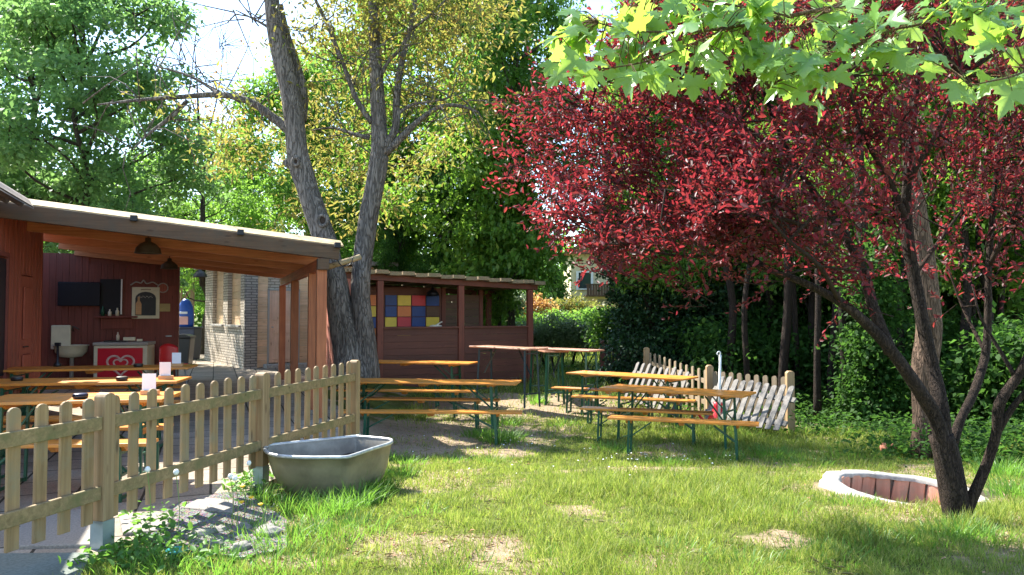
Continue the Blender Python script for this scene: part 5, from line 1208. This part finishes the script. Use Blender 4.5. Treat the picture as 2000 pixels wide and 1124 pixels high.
def tuft(cx, cy, n, rad, h0, h1, sp=.35):
    a = r_.random(n) * 2 * PI; q = rad * r_.random(n) ** .6; x = cx + q * np.cos(a); y = cy + q * np.sin(a)
    h_ = h0 + (h1 - h0) * r_.random(n); D = np.stack([np.cos(a) * sp + r_.normal(size=n) * .25, np.sin(a) * sp + r_.normal(size=n) * .25, np.ones(n)], 1); N = np.stack([-np.cos(a) + r_.normal(size=n) * .5, -np.sin(a) + r_.normal(size=n) * .5, .2 * np.ones(n)], 1)
    return np.stack([x, y, zg(x, y) - .005], 1), D, -N, h_, np.full(n, .006) * (.7 + .6 * r_.random(n)) * max(1, cy / 6)
TT = []
def TG(px, py, n, rad, h0, h1):
    q = G(px, py, 0)
    for _ in range(3): q = G(px, py, zgf(q[0], q[1]))
    TT.append(tuft(q[0], q[1], n, rad, h0, h1))
for px, py, n, rad, h0, h1 in [(500, 985, 160, .22, .10, .28), (560, 1000, 160, .2, .10, .25), (480, 1050, 160, .25, .08, .2), (560, 1060, 220, .25, .08, .2), (620, 1010, 240, .22, .08, .22), (660, 1000, 240, .2, .10, .24), (700, 985, 260, .22, .1, .25), (740, 960, 220, .2, .1, .25), (780, 930, 200, .2, .08, .2),
                               (640, 1050, 200, .25, .06, .18), (700, 1035, 200, .25, .06, .16), (530, 1110, 200, .3, .06, .18), (430, 1110, 160, .25, .06, .18), (330, 1112, 140, .2, .06, .18), (250, 1115, 120, .2, .06, .16), (620, 1110, 150, .3, .05, .14), (760, 900, 150, .2, .08, .2), (800, 905, 120, .2, .06, .16),
                               (720, 960, 200, .15, .12, .3), (980, 862, 420, .35, .1, .26), (940, 850, 220, .3, .08, .2), (1045, 790, 160, .3, .1, .24), (985, 830, 220, .3, .1, .24), (1200, 880, 200, .3, .06, .16), (1300, 905, 240, .3, .05, .14), (1400, 895, 300, .35, .06, .17), (1500, 890, 300, .4, .06, .18), (1350, 845, 260, .4, .08, .18),
                               (1450, 850, 260, .4, .08, .18), (1560, 845, 260, .4, .1, .22), (1640, 850, 260, .4, .1, .22), (1100, 830, 140, .3, .05, .14), (1870, 1045, 300, .22, .06, .16), (1830, 1060, 200, .25, .05, .14), (1920, 1055, 160, .2, .05, .15), (1960, 930, 300, .25, .12, .3), (1990, 970, 300, .25, .1, .26), (1920, 900, 240, .3, .1, .25), (1660, 985, 140, .25, .05, .13), (1540, 1000, 140, .3, .05, .12), (1350, 950, 140, .3, .05, .12),
                               (880, 900, 120, .25, .05, .13), (960, 900, 120, .25, .05, .13), (820, 1000, 100, .2, .05, .12), (1240, 760, 160, .4, .1, .24), (1160, 745, 160, .5, .1, .25), (1700, 1060, 160, .3, .05, .13), (1600, 1085, 160, .3, .05, .13), (1100, 1110, 160, .3, .05, .12), (1300, 1080, 160, .3, .05, .12), (900, 1115, 120, .25, .05, .12), (1450, 1110, 160, .3, .05, .12), (1660, 890, 200, .5, .06, .16), (1560, 905, 160, .4, .05, .14)]: TG(px, py, n, rad, h0, h1)
A_ = [np.concatenate([t[i] for t in TT]) for i in range(5)]
o = leafmesh('tall_grass', *A_, *T_BLADE, 'blade_long'); tag(o, 'tufts of longer grass around the bathtub, benches and trees', 'grass', kind='stuff')
grass(90000, 'far_grass', 15, 34, 2.2, 1.3, 'blade', lambda x, y: (np.abs(x - y * .07) < 5) * 1.0, label='sunlit grass beyond the stall and bar tables')
# weeds along the wood edge and by the fence
def weeds(name, areas, label, mat, seed):
    r = np.random.default_rng(seed); Ps, Ds, Ns, Ls = [], [], [], []
    for px, py, sx, sy, n, h0, s0 in areas:
        q = G(px, py, 0)
        for _ in range(3): q = G(px, py, zgf(q[0], q[1]))
        x = q[0] + r.normal(size=n) * sx; y = q[1] + r.normal(size=n) * sy; z = zg(x, y) + h0 * r.random(n) ** 1.5
        Ps.append(np.stack([x, y, z], 1)); Ds.append(r.normal(size=(n, 3)) * (1, 1, .4) + (0, 0, .25)); Ns.append(r.normal(size=(n, 3)) * .4 + (0, 0, 1)); Ls.append(s0 * (.5 + r.random(n)))
    P, D, N, L = map(np.concatenate, (Ps, Ds, Ns, Ls)); o = leafmesh(name, P, D, N, L, L * .6, *T_FOLD, mat); tag(o, label, 'weeds', kind='stuff')
weeds('ground_cover', [(1600, 825, .9, .5, 1600, .3, .07), (1700, 850, .6, .5, 1600, .35, .07), (1780, 890, .35, .3, 900, .25, .06), (1850, 880, .5, .4, 1400, .35, .07), (1940, 900, .5, .5, 1800, .5, .07), (1990, 860, .5, .8, 1800, .6, .08), (1450, 800, 1.4, .8, 1500, .35, .08), (1230, 735, 1.2, 1.5, 1500, .4, .08), (1900, 830, 1.2, 1.0, 2500, .6, .09), (1720, 820, 1.2, .9, 2500, .5, .09), (1560, 800, 1.5, .9, 2000, .5, .09)], 'low leafy weeds along the edge of the wood', 'leaf_dark', 5)
weeds('bed_weeds', [(250, 1095, .12, .12, 160, .10, .05), (300, 1060, .12, .1, 150, .14, .05), (340, 1080, .1, .1, 120, .10, .045), (480, 965, .1, .1, 120, .18, .06), (510, 950, .08, .1, 90, .2, .05), (400, 1100, .15, .1, 100, .08, .045), (200, 1110, .1, .08, 80, .08, .045), (300, 1025, .1, .08, 90, .12, .05)], 'dandelion leaves and weeds at the foot of the fence', 'leaf_weed', 6)
# dry leaf litter on the bare earth
r = np.random.default_rng(8); n_ = 5000; y = 3.8 * (13 / 3.8) ** r.random(n_); x = (r.random(n_) * 1.5 - .75) * y; b = bare(x, y); ok, gv = in_lawn(x, y); k = ok & (r.random(n_) < b * 1.1); x, y = x[k], y[k]; n_ = len(x)
o = leafmesh('leaf_litter', np.stack([x, y, zg(x, y) + .008], 1), r.normal(size=(n_, 3)) * (1, 1, .12), r.normal(size=(n_, 3)) * .25 + (0, 0, 1), .02 + .03 * r.random(n_), .014, *T_FOLD, 'pit_brick'); tag(o, 'scattered dry leaves on the worn earth', 'leaf litter', kind='stuff')
r = np.random.default_rng(88); n_ = 9000; y = 3.8 * (12 / 3.8) ** r.random(n_); x = (r.random(n_) * 1.5 - .75) * y; ok, gv = in_lawn(x, y); k = ok & (fbm(x, y, 1.7, 140) > .47); x, y = x[k], y[k]; n_ = len(x)
plain('straw', (.42, .33, .17), .8, 0, .4, 9)
o = leafmesh('dry_straw', np.stack([x, y, zg(x, y) + .006 + .012 * r.random(n_)], 1), r.normal(size=(n_, 3)) * (1, 1, .2), r.normal(size=(n_, 3)) * .3 + (0, 0, 1), .03 + .05 * r.random(n_), .004, *T_FOLD, 'straw'); tag(o, 'dry straw and cuttings lying in the lawn', 'straw', kind='stuff')
# stones
r = np.random.default_rng(14)
for i, (px, py, s, lb) in enumerate([(395, 1053, .07, 'flat grey stone in the gravel near the fence post'), (430, 1045, .06, 'grey stone behind the other stones in the gravel bed'), (420, 1072, .055, 'pale stone nearest the grass tufts in the gravel bed'), (475, 1040, .06, 'dark grey stone in the gravel under the bathtub end'), (470, 1078, .06, 'pale broken stone at the front of the gravel bed'),
                                     (525, 1050, .085, 'large whitish stone in the grass below the bathtub'), (385, 1068, .04, 'small stone left of the pale stones in the gravel bed'), (500, 1062, .04, 'small stone between the whitish stone and the gravel'), (1735, 884, .13, 'flat reddish stone lying left of the big tree trunk'), (1848, 880, .09, 'rounded brown stone right of the big tree trunk')]):
    q = G(px, py, 0)
    for _ in range(3): q = G(px, py, zgf(q[0], q[1]))
    mb = MB(); vs = []; nl, nr_ = 6, 9
    jj = r.random((nl, nr_)) * .35 + .8
    for a in range(nl):
        th = PI * a / (nl - 1)
        for b in range(nr_): ph = 2 * PI * b / nr_; k = jj[a, b] if 0 < a < nl - 1 else .8; vs.append((s * k * math.sin(th) * math.cos(ph) * 1.25, s * k * math.sin(th) * math.sin(ph), s * .6 * k * math.cos(th)))
    mb.add(vs, [(a * nr_ + b, a * nr_ + (b + 1) % nr_, (a + 1) * nr_ + (b + 1) % nr_, (a + 1) * nr_ + b) for a in range(nl - 1) for b in range(nr_)])
    o = mb.build('stone', 'stone' if i < 8 else 'terracotta', bevel=.004); o.location = (q[0], q[1], q[2] + s * .3 + .01); o.rotation_euler = (0, 0, float(r.random() * 6)); tag(o, lb, 'stone')
# small rubble as stuff
n_ = 700; px = 330 + 220 * r.random(n_); Pg = np.array([G(a, 985 + 100 * r.random(), .015) for a in px]); o = leafmesh('gravel_stones', Pg + (0, 0, .006), rdir(n_, r), rdir(n_, r), .008 + .014 * r.random(n_), .012, *T_FOLD, 'stone'); tag(o, 'loose grey gravel stones by the fence foot', 'gravel', kind='stuff')
# teal saucer
q = G(345, 1080, .03); t = MB(); t.lathe([(0, .0), (.05, 0), (.065, .02), (.06, .022), (.045, .006), (0, .006)], n=24); o = t.build('plant_saucer', 'teal_plastic', None, True); o.location = (q[0], q[1], .03); tag(o, 'small teal plastic saucer on the gravel', 'saucer')
# dandelions
for px, py, hh, kind, lb in [(288, 921, .48, 'w', 'white dandelion clock on a long stem, leftmost before the fence rail'), (344, 926, .455, 'w', 'white dandelion clock second from the left before the fence'), (459, 938, .33, 'w', 'white dandelion clock beside the yellow dandelions'), (450, 934, .33, 'w', 'small white dandelion clock behind the one beside the yellow dandelions'),
                             (486, 908, .34, 'w', 'small white dandelion clock highest beside the bathtub end'), (474, 951, .22, 'y', 'yellow dandelion flower at the fence foot, upper left one'), (490, 972, .18, 'y', 'yellow dandelion flower beside the bathtub, largest'), (472, 981, .14, 'y', 'yellow dandelion flower low in the leaves'), (509, 986, .14, 'y', 'yellow dandelion flower nearest the bathtub')]:
    q0 = G(px, py, hh)   # head
    t = empty('dandelion', (q0[0] + .01, q0[1], .0), 0, lb, 'flower'); mb = MB(); mb.tube([(0, 0, -.02), (.015, 0, hh * .5), (-.01, 0, hh)], .0028, 6, 3); mb.build('stem', 'stem_green', t)
    mb = MB()
    if kind == 'w': mb.lathe([(.001, -.02), (.012, -.016), (.019, 0), (.012, .016), (.001, .02)], (-.01, 0, hh + .012), 12)
    else: mb.lathe([(.002, -.01), (.012, -.004), (.021, .006), (.012, .009), (.001, .008)], (-.01, 0, hh), 12)
    mb.build('flower_head', 'dandelion_fluff' if kind == 'w' else 'dandelion_yellow', t, True)
# daisies
r = np.random.default_rng(33); n_ = 90; P = []
for _ in range(n_):
    px, py = [(960 + 90 * r.random(), 850 + 20 * r.random()), (1180 + 260 * r.random(), 885 + 15 * r.random()), (800 + 600 * r.random(), 840 + 100 * r.random())][r.integers(0, 3)]
    q = G(px, py, -.2)
    for _k in range(3): q = G(px, py, zgf(q[0], q[1]) + .05)
    P.append(q)
P = np.array(P); o = leafmesh('daisies', P, r.normal(size=(n_, 3)) * (1, 1, .1), np.tile([0, -.3, 1.], (n_, 1)), .022, .022, *T_FOLD, 'daisy_white'); tag(o, 'scattered tiny white daisies in the grass', 'daisies', kind='stuff')

# ------------------------------------------------------------------ camera, light, world
cam = bpy.data.cameras.new('camera'); co = bpy.data.objects.new('camera', cam); C.objects.link(co); scene.camera = co
cam.sensor_width = 36; cam.lens = 36 * F / 2000; cam.clip_end = 2000; cam.clip_start = .05
co.location = (0, 0, CAMZ); co.rotation_euler = (PI / 2 + PITCH, 0, 0)
SEL, SAZ = R(48), (-.80, .60)
sd = Vector((SAZ[0] * math.cos(SEL), SAZ[1] * math.cos(SEL), math.sin(SEL))).normalized()
sun = bpy.data.lights.new('sun', 'SUN'); sun.energy = 5.0; sun.angle = R(.53); sun.color = (1, .955, .87)
so = bpy.data.objects.new('sun', sun); C.objects.link(so); so.rotation_euler = sd.to_track_quat('Z', 'Y').to_euler()
w = bpy.data.worlds.new('World'); scene.world = w; w.use_nodes = True; nt = w.node_tree; nt.nodes.clear()
sky = nt.nodes.new('ShaderNodeTexSky'); sky.sky_type = 'NISHITA'; sky.sun_disc = False; sky.sun_elevation = SEL
sky.sun_rotation = math.atan2(sd.x, sd.y); sky.dust_density = .4; sky.air_density = 1.0
bg = nt.nodes.new('ShaderNodeBackground'); bg.inputs[1].default_value = .15; ow = nt.nodes.new('ShaderNodeOutputWorld')
nt.links.new(sky.outputs[0], bg.inputs[0]); nt.links.new(bg.outputs[0], ow.inputs[0])
vs_ = scene.view_settings; vs_.view_transform = 'Standard'; vs_.look = 'None'; vs_.exposure = 1.75; vs_.gamma = 1
cy = scene.cycles; cy.max_bounces = 7; cy.diffuse_bounces = 4; cy.glossy_bounces = 2; cy.transmission_bounces = 6; cy.transparent_max_bounces = 4; cy.sample_clamp_indirect = 6
cy.use_denoising = True
